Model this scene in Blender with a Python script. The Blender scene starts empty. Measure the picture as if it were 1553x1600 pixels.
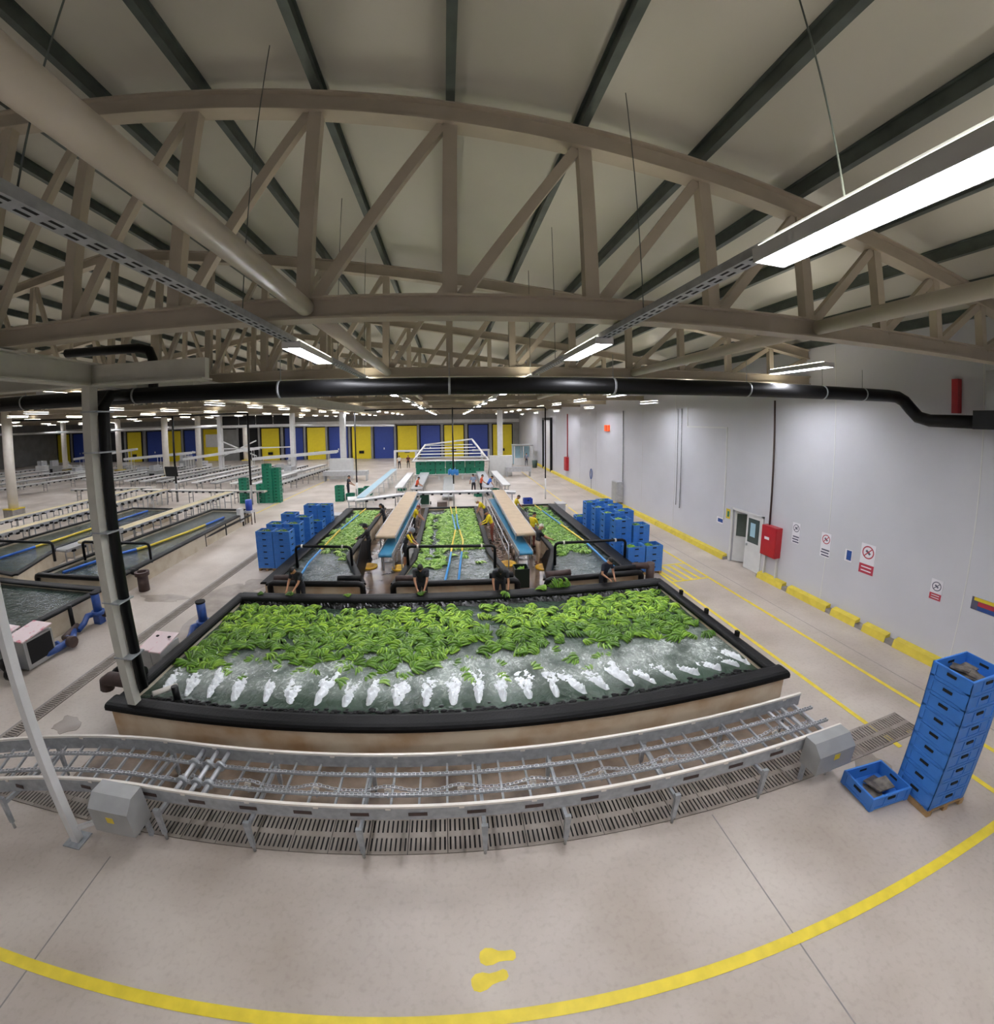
import bpy, bmesh, math, random
import numpy as np
from mathutils import Matrix, Vector
random.seed(7)
R = math.radians
SC = bpy.context.scene
COL = SC.collection

# ------------------------------------------------------------------ camera
cam = bpy.data.cameras.new('camera')
cam.type = 'PANO'
pc = cam if hasattr(cam, 'panorama_type') else cam.cycles
pc.panorama_type = 'FISHEYE_LENS_POLYNOMIAL'
pc.fisheye_fov = R(220)
pc.fisheye_polynomial_k0 = 0.0
for i, c in enumerate((1.0102795, -0.03711085, -0.10357349, 0.02447197)):
    setattr(pc, 'fisheye_polynomial_k%d' % (i + 1), -c / 6.2 ** (i + 1))
cam.sensor_fit = 'HORIZONTAL'
cam.sensor_width = 15.53
cam.shift_x = 21.675 / 1553
cam.shift_y = -103.529 / 1600
cam.clip_start = 0.05
cam.clip_end = 300
cam_o = bpy.data.objects.new('camera', cam)
COL.objects.link(cam_o)
RM = ((0.99638988, 0.08310762, 0.01732995), (-0.08402917, 0.99454224, 0.06184514), (-0.01209557, -0.0630781, 0.99793529))
cam_o.matrix_world = Matrix([[RM[i][0], RM[i][2], -RM[i][1], (0, 0, 6.0)[i]] for i in range(3)] + [[0, 0, 0, 1]])
SC.camera = cam_o

# ------------------------------------------------------------------ world, exposure
w = bpy.data.worlds.new('world')
SC.world = w
w.use_nodes = True
w.node_tree.nodes['Background'].inputs[0].default_value = (0.75, 0.8, 0.9, 1)
w.node_tree.nodes['Background'].inputs[1].default_value = 0.02
SC.view_settings.view_transform = 'Standard'
SC.view_settings.look = 'None'
SC.view_settings.gamma = 1.0
SC.view_settings.use_curve_mapping = False
SC.view_settings.exposure = 0.0
LAMP_POWER = 98.0

# ------------------------------------------------------------------ materials
MATS = {}

def srgb(h):
    if isinstance(h, str):
        h = tuple(int(h[i:i + 2], 16) / 255 for i in (0, 2, 4))
    return tuple((c / 12.92 if c <= 0.04045 else ((c + 0.055) / 1.055) ** 2.4) for c in h)

def mat(name, col, rough=0.5, metal=0.0, var=0.12, scale=3.0, bump=0.0, bscale=40.0, spec=0.5, emit=None, col2=None, det=4.0, lo=0.35, hi=0.65):
    """Principled material whose colour drifts between col and col2 by object-space noise."""
    if name in MATS:
        return MATS[name]
    m = bpy.data.materials.new(name)
    MATS[name] = m
    m.use_nodes = True
    nt = m.node_tree
    N, L = nt.nodes, nt.links
    b = N['Principled BSDF']
    c = srgb(col)
    c2 = srgb(col2) if col2 else tuple(x * (1 - var) for x in c)
    b.inputs['Roughness'].default_value = rough
    b.inputs['Metallic'].default_value = metal
    b.inputs['Specular IOR Level'].default_value = spec
    tc = N.new('ShaderNodeTexCoord')
    no = N.new('ShaderNodeTexNoise')
    no.inputs['Scale'].default_value = scale
    no.inputs['Detail'].default_value = det
    L.new(tc.outputs['Object'], no.inputs['Vector'])
    rp = N.new('ShaderNodeValToRGB')
    rp.color_ramp.elements[0].position = lo
    rp.color_ramp.elements[1].position = hi
    rp.color_ramp.elements[0].color = c2 + (1,)
    rp.color_ramp.elements[1].color = c + (1,)
    L.new(no.outputs['Fac'], rp.inputs['Fac'])
    L.new(rp.outputs['Color'], b.inputs['Base Color'])
    if bump:
        n2 = N.new('ShaderNodeTexNoise')
        n2.inputs['Scale'].default_value = bscale
        n2.inputs['Detail'].default_value = 3
        L.new(tc.outputs['Object'], n2.inputs['Vector'])
        bp = N.new('ShaderNodeBump')
        bp.inputs['Strength'].default_value = bump
        bp.inputs['Distance'].default_value = 0.02
        L.new(n2.outputs['Fac'], bp.inputs['Height'])
        L.new(bp.outputs['Normal'], b.inputs['Normal'])
    if emit:
        b.inputs['Emission Color'].default_value = srgb(emit[0]) + (1,)
        b.inputs['Emission Strength'].default_value = emit[1]
    return m

def mat_floor():
    m = bpy.data.materials.new('concrete_floor')
    m.use_nodes = True
    nt = m.node_tree
    N, L = nt.nodes, nt.links
    b = N['Principled BSDF']
    tc = N.new('ShaderNodeTexCoord')
    def noise(s, d=5, dist=0.0):
        n = N.new('ShaderNodeTexNoise')
        n.inputs['Scale'].default_value = s
        n.inputs['Detail'].default_value = d
        n.inputs['Distortion'].default_value = dist
        L.new(tc.outputs['Object'], n.inputs['Vector'])
        return n.outputs['Fac']
    def ramp(f, p0, c0, p1, c1):
        r = N.new('ShaderNodeValToRGB')
        r.color_ramp.elements[0].position = p0
        r.color_ramp.elements[1].position = p1
        r.color_ramp.elements[0].color = tuple(c0) + (1,)
        r.color_ramp.elements[1].color = tuple(c1) + (1,)
        L.new(f, r.inputs['Fac'])
        return r.outputs['Color']
    def mul(a, bb, fac=1.0):
        x = N.new('ShaderNodeMix')
        x.data_type = 'RGBA'
        x.blend_type = 'MULTIPLY'
        x.inputs[0].default_value = fac
        L.new(a, x.inputs[6])
        L.new(bb, x.inputs[7])
        return x.outputs[2]
    base = ramp(noise(0.3, 5, 0.2), 0.3, srgb('b3a89d'), 0.7, srgb('cdc3b8'))
    st = ramp(noise(0.55, 4, 0.3), 0.33, (0.74, 0.71, 0.68), 0.66, (1, 1, 1))
    sp = ramp(noise(14, 4), 0.25, (0.82, 0.80, 0.78), 0.5, (1, 1, 1))
    L.new(mul(mul(base, st, 0.85), sp, 0.6), b.inputs['Base Color'])
    rr = ramp(noise(0.5, 4, 0.2), 0.35, (0.32,) * 3, 0.65, (0.5,) * 3)
    L.new(rr, b.inputs['Roughness'])
    bp = N.new('ShaderNodeBump')
    bp.inputs['Strength'].default_value = 0.08
    bp.inputs['Distance'].default_value = 0.01
    L.new(noise(9, 4), bp.inputs['Height'])
    L.new(bp.outputs['Normal'], b.inputs['Normal'])
    return m

def mat_water(name, foam_lo=None, deep='2e3a33', foam_col='cfd8d2', edge=None):
    """Dark rippling water; foam_lo=(y_start, y_end) gives a churned, foam-streaked band along Y (object = world space)."""
    m = bpy.data.materials.new(name)
    m.use_nodes = True
    nt = m.node_tree
    N, L = nt.nodes, nt.links
    b = N['Principled BSDF']
    b.inputs['Roughness'].default_value = 0.06
    b.inputs['IOR'].default_value = 1.33
    tc = N.new('ShaderNodeTexCoord')
    n1 = N.new('ShaderNodeTexNoise')
    n1.inputs['Scale'].default_value = 5.5
    n1.inputs['Detail'].default_value = 5
    n1.inputs['Distortion'].default_value = 1.2
    L.new(tc.outputs['Object'], n1.inputs['Vector'])
    bp = N.new('ShaderNodeBump')
    bp.inputs['Strength'].default_value = 0.55
    bp.inputs['Distance'].default_value = 0.05
    L.new(n1.outputs['Fac'], bp.inputs['Height'])
    L.new(bp.outputs['Normal'], b.inputs['Normal'])
    n2 = N.new('ShaderNodeTexNoise')
    n2.inputs['Scale'].default_value = 0.8
    L.new(tc.outputs['Object'], n2.inputs['Vector'])
    base = N.new('ShaderNodeValToRGB')
    c = srgb(deep)
    base.color_ramp.elements[0].position = 0.3
    base.color_ramp.elements[1].position = 0.7
    base.color_ramp.elements[0].color = tuple(x * 0.6 for x in c) + (1,)
    base.color_ramp.elements[1].color = tuple(x * 1.25 for x in c) + (1,)
    L.new(n2.outputs['Fac'], base.inputs['Fac'])
    out = base.outputs['Color']
    if foam_lo:
        y0, y1, y2, y3, amt = foam_lo
        sx = N.new('ShaderNodeSeparateXYZ')
        L.new(tc.outputs['Object'], sx.inputs[0])
        a = N.new('ShaderNodeMapRange'); a.interpolation_type = 'SMOOTHSTEP'
        a.inputs[1].default_value, a.inputs[2].default_value = y0, y1
        L.new(sx.outputs['Y'], a.inputs[0])
        d = N.new('ShaderNodeMapRange'); d.interpolation_type = 'SMOOTHSTEP'
        d.inputs[1].default_value, d.inputs[2].default_value = y2, y3
        d.inputs[3].default_value, d.inputs[4].default_value = 1, 0
        L.new(sx.outputs['Y'], d.inputs[0])
        band = N.new('ShaderNodeMath'); band.operation = 'MULTIPLY'
        L.new(a.outputs[0], band.inputs[0]); L.new(d.outputs[0], band.inputs[1])
        mp = N.new('ShaderNodeMapping')
        mp.inputs['Scale'].default_value = (1.6, 1.0, 1.0)
        L.new(tc.outputs['Object'], mp.inputs[0])
        n3 = N.new('ShaderNodeTexNoise')
        n3.inputs['Scale'].default_value = 4.2
        n3.inputs['Detail'].default_value = 9
        n3.inputs['Roughness'].default_value = 0.72
        n3.inputs['Distortion'].default_value = 2.2
        L.new(mp.outputs[0], n3.inputs['Vector'])
        th = N.new('ShaderNodeMapRange')
        th.inputs[1].default_value, th.inputs[2].default_value = 0.5, 0.68
        L.new(n3.outputs['Fac'], th.inputs[0])
        haze = N.new('ShaderNodeMath'); haze.operation = 'MULTIPLY_ADD'
        haze.inputs[1].default_value = 0.72; haze.inputs[2].default_value = 0.3
        L.new(th.outputs[0], haze.inputs[0])
        n4 = N.new('ShaderNodeTexNoise'); n4.inputs['Scale'].default_value = 1.5; n4.inputs['Detail'].default_value = 2
        L.new(tc.outputs['Object'], n4.inputs['Vector'])
        lf = N.new('ShaderNodeMapRange'); lf.inputs[1].default_value, lf.inputs[2].default_value = 0.35, 0.62
        lf.inputs[3].default_value, lf.inputs[4].default_value = 0.25, 1.25
        L.new(n4.outputs['Fac'], lf.inputs[0])
        b2 = N.new('ShaderNodeMath'); b2.operation = 'MULTIPLY'
        L.new(band.outputs[0], b2.inputs[0]); L.new(lf.outputs[0], b2.inputs[1])
        band = b2
        f = N.new('ShaderNodeMath'); f.operation = 'MULTIPLY'; f.use_clamp = True
        L.new(haze.outputs[0], f.inputs[0]); L.new(band.outputs[0], f.inputs[1])
        f2 = N.new('ShaderNodeMath'); f2.operation = 'MULTIPLY'; f2.use_clamp = True
        f2.inputs[1].default_value = amt
        L.new(f.outputs[0], f2.inputs[0])
        mx = N.new('ShaderNodeMix'); mx.data_type = 'RGBA'
        L.new(f2.outputs[0], mx.inputs[0]); L.new(out, mx.inputs[6])
        mx.inputs[7].default_value = srgb(foam_col) + (1,)
        out = mx.outputs[2]
        ro = N.new('ShaderNodeMath'); ro.operation = 'MULTIPLY_ADD'
        ro.inputs[1].default_value = 0.6; ro.inputs[2].default_value = 0.06
        L.new(f2.outputs[0], ro.inputs[0]); L.new(ro.outputs[0], b.inputs['Roughness'])
    L.new(out, b.inputs['Base Color'])
    return m

def mat_stripe(name, c0, c1, length, rough=0.4):
    """Hose made of alternating coloured lengths along Y."""
    m = bpy.data.materials.new(name)
    m.use_nodes = True
    nt = m.node_tree
    N, L = nt.nodes, nt.links
    b = N['Principled BSDF']
    b.inputs['Roughness'].default_value = rough
    tc = N.new('ShaderNodeTexCoord')
    sx = N.new('ShaderNodeSeparateXYZ'); L.new(tc.outputs['Object'], sx.inputs[0])
    md = N.new('ShaderNodeMath'); md.operation = 'PINGPONG'; md.inputs[1].default_value = length
    L.new(sx.outputs['Y'], md.inputs[0])
    gt = N.new('ShaderNodeMath'); gt.operation = 'GREATER_THAN'; gt.inputs[1].default_value = length * 0.5
    L.new(md.outputs[0], gt.inputs[0])
    mx = N.new('ShaderNodeMix'); mx.data_type = 'RGBA'
    L.new(gt.outputs[0], mx.inputs[0])
    mx.inputs[6].default_value = srgb(c0) + (1,)
    mx.inputs[7].default_value = srgb(c1) + (1,)
    L.new(mx.outputs[2], b.inputs['Base Color'])
    return m

def mat_banana(name, c0, c1, c2):
    """Green banana skin: hue varies from bunch to bunch (object random) and along the fruit by noise."""
    m = bpy.data.materials.new(name)
    m.use_nodes = True
    nt = m.node_tree
    N, L = nt.nodes, nt.links
    b = N['Principled BSDF']
    b.inputs['Roughness'].default_value = 0.3
    tc = N.new('ShaderNodeTexCoord'); oi = N.new('ShaderNodeObjectInfo'); ge = N.new('ShaderNodeNewGeometry')
    no = N.new('ShaderNodeTexNoise'); no.inputs['Scale'].default_value = 9
    L.new(tc.outputs['Object'], no.inputs['Vector'])
    ns = N.new('ShaderNodeMath'); ns.operation = 'MULTIPLY'; ns.inputs[1].default_value = 0.3
    L.new(no.outputs['Fac'], ns.inputs[0])
    ad = N.new('ShaderNodeMath'); ad.operation = 'MULTIPLY_ADD'; ad.inputs[1].default_value = 0.3
    L.new(oi.outputs['Random'], ad.inputs[0]); L.new(ns.outputs[0], ad.inputs[2])
    a2 = N.new('ShaderNodeMath'); a2.operation = 'MULTIPLY_ADD'; a2.inputs[1].default_value = 0.5
    L.new(ge.outputs['Random Per Island'], a2.inputs[0]); L.new(ad.outputs[0], a2.inputs[2])
    rp = N.new('ShaderNodeValToRGB')
    rp.color_ramp.elements[0].position = 0.22; rp.color_ramp.elements[1].position = 0.92
    rp.color_ramp.elements[0].color = srgb(c0) + (1,); rp.color_ramp.elements[1].color = srgb(c2) + (1,)
    e = rp.color_ramp.elements.new(0.55); e.color = srgb(c1) + (1,)
    L.new(a2.outputs[0], rp.inputs['Fac'])
    L.new(rp.outputs['Color'], b.inputs['Base Color'])
    return m

M_floor = mat_floor()
M_wet = mat('wet_brown_concrete', '6f5b4a', 0.22, col2='4d3d31', scale=1.2, bump=0.15, bscale=8)
M_wall = mat('white_wall_panel', 'c9c9cf', 0.45, var=0.05, scale=0.6)
M_backwall = mat('grey_back_wall', '8d8d8a', 0.6, var=0.2, scale=0.8)
M_deck = mat('roof_deck', 'c0bdb1', 0.38, var=0.08, scale=0.5)
M_purlin = mat('galvanised_purlin', '5a625e', 0.45, metal=0.3, var=0.3)
M_truss = mat('beige_painted_steel', 'b3a896', 0.5, var=0.1, scale=2)
M_tube = mat('beige_tube', 'c8bfae', 0.4, var=0.08, scale=2)
M_beam = mat('pale_beam', 'c2c0b4', 0.5, var=0.1)
M_white = mat('white_paint', 'd6d6d4', 0.4, var=0.08)
M_whitepl = mat('white_plastic', 'e3ddd2', 0.35, var=0.08)
M_steel = mat('stainless_steel', 'c2c4c7', 0.35, metal=0.35, var=0.15, scale=6)
M_galv = mat('galvanised_steel', 'abafb2', 0.42, metal=0.3, var=0.25, scale=8)
M_greym = mat('grey_machine_steel', 'a6a7a5', 0.4, metal=0.3, var=0.12)
M_black = mat('black_rubber', '070708', 0.5, var=0.4, scale=5, bump=0.25, bscale=25, spec=.22)
M_blackp = mat('black_pipe', '0a0a0b', 0.45, var=0.3, scale=4, spec=.28)
M_dark = mat('dark_recess', '0d0d0e', 0.8, var=0.1)
M_tank = mat('stained_tank_wall', 'd8c8ae', 0.6, col2='b28f68', scale=1.3, lo=0.28, hi=0.6, det=6)
M_tankw = mat('tank_wall_pale', 'd2c8b4', 0.6, col2='b09a78', scale=1.1, lo=0.25, hi=0.55, det=6)
M_yline = mat('yellow_floor_paint', 'e9d13c', 0.45, var=0.14, scale=5)
M_yellow = mat('yellow_paint', 'dcc22c', 0.45, var=0.1)
M_kerb = mat('yellow_kerb_paint', 'dcc648', 0.55, var=0.15, scale=4)
M_grey = mat('worn_grey_concrete', '8f8a86', 0.7, var=0.2, scale=5)
M_blue = mat('blue_crate_plastic', '3d7ccb', 0.38, var=0.1, scale=4)
M_blued = mat('navy_crate_plastic', '2747a8', 0.4, var=0.1)
M_dockb = mat('dock_door_blue', '27408f', 0.5, var=0.08)
M_docky = mat('dock_door_yellow', 'e6d022', 0.5, var=0.06)
M_pumpb = mat('pump_blue_paint', '2a4f96', 0.35, var=0.25, scale=8)
M_green = mat('green_crate_plastic', '1f7f62', 0.35, var=0.12, scale=4)
M_belt = mat('beige_belt', 'b9a386', 0.6, var=0.12, scale=3)
M_belty = mat('yellowish_belt', 'c2b48c', 0.6, var=0.15, scale=3)
M_beltb = mat('blue_belt', '3f86ab', 0.3, var=0.12, scale=3)
M_beltl = mat('light_blue_belt', '9fc3d2', 0.4, var=0.1)
M_red = mat('red_enamel', 'b02029', 0.35, var=0.1)
M_brown = mat('rusty_brown_pipe', '4a3833', 0.6, var=0.35, scale=6)
M_wood = mat('pallet_wood', 'b08d60', 0.7, var=0.3, scale=6)
M_pink = mat('pink_marked_lid', 'e7d3d3', 0.5, col2='d46f80', scale=4, lo=0.36, hi=0.46)
M_foam = mat('white_foam', 'eef2f4', 0.7, var=0.12, scale=12, bump=0.6, bscale=30)
M_water = mat_water('tank_water', (6.75, 7.5, 8.0, 9.2, 1.0), deep='3a4a3e', foam_col='d9e0da')
M_water2 = mat_water('side_tank_water', (12.6, 13.0, 14.8, 17.0, 0.42), deep='3a4442', foam_col='aab4b2')
M_water3 = mat_water('left_tank_water', None, deep='2c3a35')
M_hose = mat_stripe('striped_hose', 'e0c53a', '3f8fd0', 3.2)
M_hose2 = mat_stripe('striped_hose_left', 'd9bf3a', '3569c4', 4.6)
M_ban = mat_banana('green_banana', '2a4c0d', '5c8620', 'a6cb42')
M_ban2 = mat_banana('pale_green_banana', '41661c', '77a23e', 'b9d47a')
M_skin = mat('skin', 'b98567', 0.5, var=0.08)
M_hair = mat('dark_hair', '191614', 0.5, var=0.2)
M_lampw = mat('lamp_housing', 'cfcfce', 0.4, var=0.04)
M_glow = mat('lamp_diffuser', 'ffffff', 0.5, var=0.0, emit=('f6f7ff', LAMP_POWER))
M_upglow = mat('lamp_uplight_cover', 'ffffff', 0.5, var=0.0, emit=('fff6e2', LAMP_POWER * .16))  # invented upward glow, brightens the roof deck
M_glass = mat('door_glass', '4a5450', 0.1, var=0.15)
M_signw = mat('sign_white', 'e6e4ea', 0.4, var=0.03)
M_signr = mat('sign_red', 'b23548', 0.4, var=0.05)
M_signd = mat('sign_dark', '55556a', 0.5, var=0.1)
M_orange = mat('orange_lit_sign', 'd2501e', 0.4, emit=('ff5a1e', 0.6))
M_skyblue = mat('blue_plastic_bag', '3d8fdc', 0.35, var=0.25, scale=14)

# ------------------------------------------------------------------ mesh helpers
WM = {}   # object name -> world matrix

class MB:
    def __init__(s):
        s.v, s.f, s.sm = [], [], []
    def add(s, vs, fs, smooth=False):
        o = len(s.v)
        s.v += [tuple(p) for p in vs]
        s.f += [tuple(i + o for i in f) for f in fs]
        s.sm += [smooth] * len(fs)
        return s
    def box(s, c, d, rz=0.0, rx=0.0, ry=0.0):
        m = Matrix.Translation(c) @ Matrix.Rotation(rz, 4, 'Z') @ Matrix.Rotation(ry, 4, 'Y') @ Matrix.Rotation(rx, 4, 'X')
        vs = [m @ Vector((x * d[0] / 2, y * d[1] / 2, z * d[2] / 2)) for x in (-1, 1) for y in (-1, 1) for z in (-1, 1)]
        return s.add(vs, [(0, 1, 3, 2), (4, 6, 7, 5), (0, 4, 5, 1), (2, 3, 7, 6), (0, 2, 6, 4), (1, 5, 7, 3)])
    def b(s, x0, x1, y0, y1, z0, z1):
        return s.box(((x0 + x1) / 2, (y0 + y1) / 2, (z0 + z1) / 2), (x1 - x0, y1 - y0, z1 - z0))
    def bar(s, p, q, wd, ht, up=(0, 0, 1)):
        p, q, up = Vector(p), Vector(q), Vector(up)
        d = (q - p).normalized()
        a = d.cross(up)
        if a.length < 1e-4:
            a = d.cross(Vector((0, 1, 0)))
        a.normalize()
        n = a.cross(d)
        vs = [e + a * (sx * wd / 2) + n * (sz * ht / 2) for e in (p, q) for sx in (-1, 1) for sz in (-1, 1)]
        return s.add(vs, [(0, 1, 3, 2), (4, 6, 7, 5), (0, 4, 5, 1), (2, 3, 7, 6), (0, 2, 6, 4), (1, 5, 7, 3)])
    def tube(s, pts, r, n=8, cap=True, rs=None):
        pts = [Vector(p) for p in pts]
        rs = rs or [r] * len(pts)
        vs, fs = [], []
        pa = None
        for i, p in enumerate(pts):
            d = (pts[min(i + 1, len(pts) - 1)] - pts[max(i - 1, 0)]).normalized()
            if pa is None:
                a = d.cross(Vector((0, 0, 1)))
                if a.length < 1e-3:
                    a = d.cross(Vector((0, 1, 0)))
            else:
                a = pa - d * pa.dot(d)
            a.normalize(); pa = a
            c = d.cross(a)
            for k in range(n):
                t = 2 * math.pi * k / n
                vs.append(p + (a * math.cos(t) + c * math.sin(t)) * rs[i])
        for i in range(len(pts) - 1):
            for k in range(n):
                fs.append((i * n + k, i * n + (k + 1) % n, (i + 1) * n + (k + 1) % n, (i + 1) * n + k))
        s.add(vs, fs, True)
        if cap:
            o = len(s.v) - len(vs)
            s.f += [tuple(o + k for k in reversed(range(n))), tuple(o + (len(pts) - 1) * n + k for k in range(n))]
            s.sm += [False, False]
        return s
    def cyl(s, p, q, r, n=10):
        return s.tube([p, q], r, n)
    def ring(s, c, r0, r1, h, n=20):
        vs, fs = [], []
        for k in range(n):
            t = 2 * math.pi * k / n
            x, y = math.cos(t), math.sin(t)
            vs += [(c[0] + x * r1, c[1] + y * r1, c[2]), (c[0] + x * r1, c[1] + y * r1, c[2] + h),
                   (c[0] + x * r0, c[1] + y * r0, c[2] + h), (c[0] + x * r0, c[1] + y * r0, c[2])]
        for k in range(n):
            a, b2 = 4 * k, 4 * ((k + 1) % n)
            for j in range(4):
                fs.append((a + j, b2 + j, b2 + (j + 1) % 4, a + (j + 1) % 4))
        return s.add(vs, fs)
    def poly(s, pts, z0, z1):
        n = len(pts)
        vs = [(p[0], p[1], z0) for p in pts] + [(p[0], p[1], z1) for p in pts]
        fs = [tuple(reversed(range(n))), tuple(range(n, 2 * n))] + [(k, (k + 1) % n, n + (k + 1) % n, n + k) for k in range(n)]
        return s.add(vs, fs)
    def ball(s, c, r, n=10, m=7):
        r = r if isinstance(r, (tuple, list, Vector)) else (r, r, r)
        vs = [(c[0], c[1], c[2] - r[2])]
        for i in range(1, m):
            a = -math.pi / 2 + math.pi * i / m
            for k in range(n):
                t = 2 * math.pi * k / n
                vs.append((c[0] + r[0] * math.cos(a) * math.cos(t), c[1] + r[1] * math.cos(a) * math.sin(t), c[2] + r[2] * math.sin(a)))
        vs.append((c[0], c[1], c[2] + r[2]))
        fs = [(0, 1 + (k + 1) % n, 1 + k) for k in range(n)]
        for i in range(m - 2):
            for k in range(n):
                fs.append((1 + i * n + k, 1 + i * n + (k + 1) % n, 1 + (i + 1) * n + (k + 1) % n, 1 + (i + 1) * n + k))
        l = len(vs) - 1
        fs += [(l, l - n + k, l - n + (k + 1) % n) for k in range(n)]
        return s.add(vs, fs, True)
    def mesh(s, name, m):
        s.v = [tuple(p) for p in s.v]
        me = bpy.data.meshes.new(name)
        me.from_pydata(s.v, [], s.f)
        me.polygons.foreach_set('use_smooth', s.sm)
        if m:
            me.materials.append(m)
        me.update()
        return me
    def build(s, name, m, parent=None, loc=None, rz=0.0, world=True):
        """One mesh object. With world=True vertices are world coordinates and the origin goes to loc (or the parent)."""
        if parent is not None:
            inv = WM[parent.name].inverted() if world else None
            if inv is not None:
                s.v = [tuple(inv @ Vector(p)) for p in s.v]
            o = bpy.data.objects.new(name, s.mesh(name, m))
            COL.objects.link(o)
            o.parent = parent
            WM[o.name] = WM[parent.name].copy()
            return o
        if loc is None:
            a = np.array(s.v)
            loc = ((a[:, 0].min() + a[:, 0].max()) / 2, (a[:, 1].min() + a[:, 1].max()) / 2, a[:, 2].min())
        if world:
            s.v = [(p[0] - loc[0], p[1] - loc[1], p[2] - loc[2]) for p in s.v]
        o = bpy.data.objects.new(name, s.mesh(name, m))
        COL.objects.link(o)
        o.location = loc
        o.rotation_euler = (0, 0, rz)
        WM[o.name] = Matrix.Translation(loc) @ Matrix.Rotation(rz, 4, 'Z')
        return o

def tag(o, label, cat, group=None):
    o['label'] = label
    o['category'] = cat
    if group:
        o['group'] = group
    return o

def struct(o, label=None):
    o['kind'] = 'structure'
    if label:
        o['label'] = label
    return o

def thing(name, label, cat, loc, rz=0.0, group=None):
    o = bpy.data.objects.new(name, None)
    o.empty_display_size = 0.1
    COL.objects.link(o)
    o.location = loc
    o.rotation_euler = (0, 0, rz)
    WM[o.name] = Matrix.Translation(loc) @ Matrix.Rotation(rz, 4, 'Z')
    return tag(o, label, cat, group)

def link_part(name, me, parent, loc=(0, 0, 0), rot=(0, 0, 0), scale=(1, 1, 1)):
    """A part that shares mesh data, placed in the parent's local space."""
    o = bpy.data.objects.new(name, me)
    COL.objects.link(o)
    o.parent = parent
    o.location = loc
    o.rotation_euler = rot
    o.scale = scale
    WM[o.name] = WM[parent.name] @ Matrix.Translation(loc)
    return o

def copy_tree(src, loc, rz=None, label=None, parent=None):
    c = src.copy()
    COL.objects.link(c)
    if parent is None:
        c.location = loc
        if rz is not None:
            c.rotation_euler = (0, 0, rz)
        if label:
            c['label'] = label
        WM[c.name] = Matrix.Translation(loc) @ Matrix.Rotation(c.rotation_euler[2], 4, 'Z')
    else:
        c.parent = parent
        WM[c.name] = WM[parent.name].copy()
    for ch in list(src.children):
        copy_tree(ch, None, parent=c)
    return c

ORD = ['lowest', 'second', 'third', 'fourth', 'fifth', 'sixth', 'seventh', 'eighth', 'ninth', 'tenth', 'eleventh', 'twelfth', 'thirteenth', 'fourteenth', 'fifteenth', 'sixteenth', 'seventeenth', 'eighteenth', 'nineteenth', 'twentieth']
NTH = ['first'] + ORD[1:]

# ================================================================== SETTING
XR, XV, YB = 11.7, -31.7, 66.0          # right wall, valley line, back wall
def zroof(x):                            # top edge of the truss top chords
    bay = 0 if x > XV else -43.4
    return 11.35 - 0.14 * abs(x - bay + 10.0)

fl = struct(MB().b(-77, 13.2, -7, YB + .2, -.12, 0).build('floor', M_floor, loc=(0, 0, 0)), 'beige concrete floor, worn and damp')
for pts in (((3.8, -6.5), (3.8, 4.0)), ((-5.1, -6.5), (-5.1, 3.6)), ((-9.5, -6), (-9.5, 5.2)), ((10.3, 1), (10.3, 60))):
    MB().bar((pts[0][0], pts[0][1], .0005), (pts[1][0], pts[1][1], .0005), .018, .003).build('expansion_joint', M_grey, fl)
MB().poly([(-6.9, 11.7), (6.8, 11.7), (6.5, 27.2), (-6.5, 27.2)], 0, .006).build('wet_floor_patch', M_wet, fl)
MB().poly([(-6.9, 4.75), (6.95, 4.72), (7.0, 5.95), (-6.95, 5.95)], 0, .004).build('stained_floor_patch', mat('grimy_floor', '8c7a68', .5, col2='54463a', scale=1.6, lo=.3, hi=.62, det=6), fl)
# wet, stained patches beside the tanks: irregular thin films of dirty water
M_pud = mat('dirty_water_film', '9d9185', 0.3, col2='83786c', scale=2.5)
def blob(cx, cy, rx, ry, n=22, seed=0):
    rd = random.Random(seed)
    ph = [rd.uniform(0, 6.28) for _ in range(3)]
    return [(cx + rx * math.cos(t) * (1 + .22 * math.sin(3 * t + ph[0]) + .12 * math.sin(7 * t + ph[1])),
             cy + ry * math.sin(t) * (1 + .22 * math.sin(2 * t + ph[2]) + .1 * math.sin(5 * t + ph[0]))) for t in (2 * math.pi * k / n for k in range(n))]
for i, (cx, cy, rx, ry) in enumerate(((-8.0, 12.6, .9, 1.4), (-7.9, 10.6, .5, 1.6), (-10.4, 12.4, .9, .35), (-8.2, 6.0, .3, .3), (-7.6, 14.0, .5, .6), (7.15, 3.95, .28, .5))):
    MB().poly(blob(cx, cy, rx, ry, seed=i), 0, .0025 + .0008 * i).build('puddle', M_pud, fl)

wr = MB()
wr.b(XR, XR + .2, -7, 12.38, 0, 9.4)
wr.b(XR, XR + .2, 14.12, YB, 0, 9.4)
wr.b(XR, XR + .2, 12.38, 14.12, 2.28, 9.4)
wr.b(XR + .2, XR + 1.4, 12.2, 12.35, 0, 2.6)
wr.b(XR + .2, XR + 1.4, 14.15, 14.3, 0, 2.6)
wr.b(XR + 1.4, XR + 1.5, 12.2, 14.3, 0, 2.6)
wr.b(XR + .2, XR + 1.5, 12.2, 14.3, 2.45, 2.6)
wall_r = struct(wr.build('wall_right', M_wall, loc=(XR, 0, 0)), 'tall white insulated panel wall')
for y in (5.2, 9.4, 18.9, 22.6, 30.5, 34.5, 42.5, 47, 52):
    MB().b(XR - .006, XR, y - .015, y + .015, .2, 8.4).build('panel_joint', M_white, wall_r)
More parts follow.
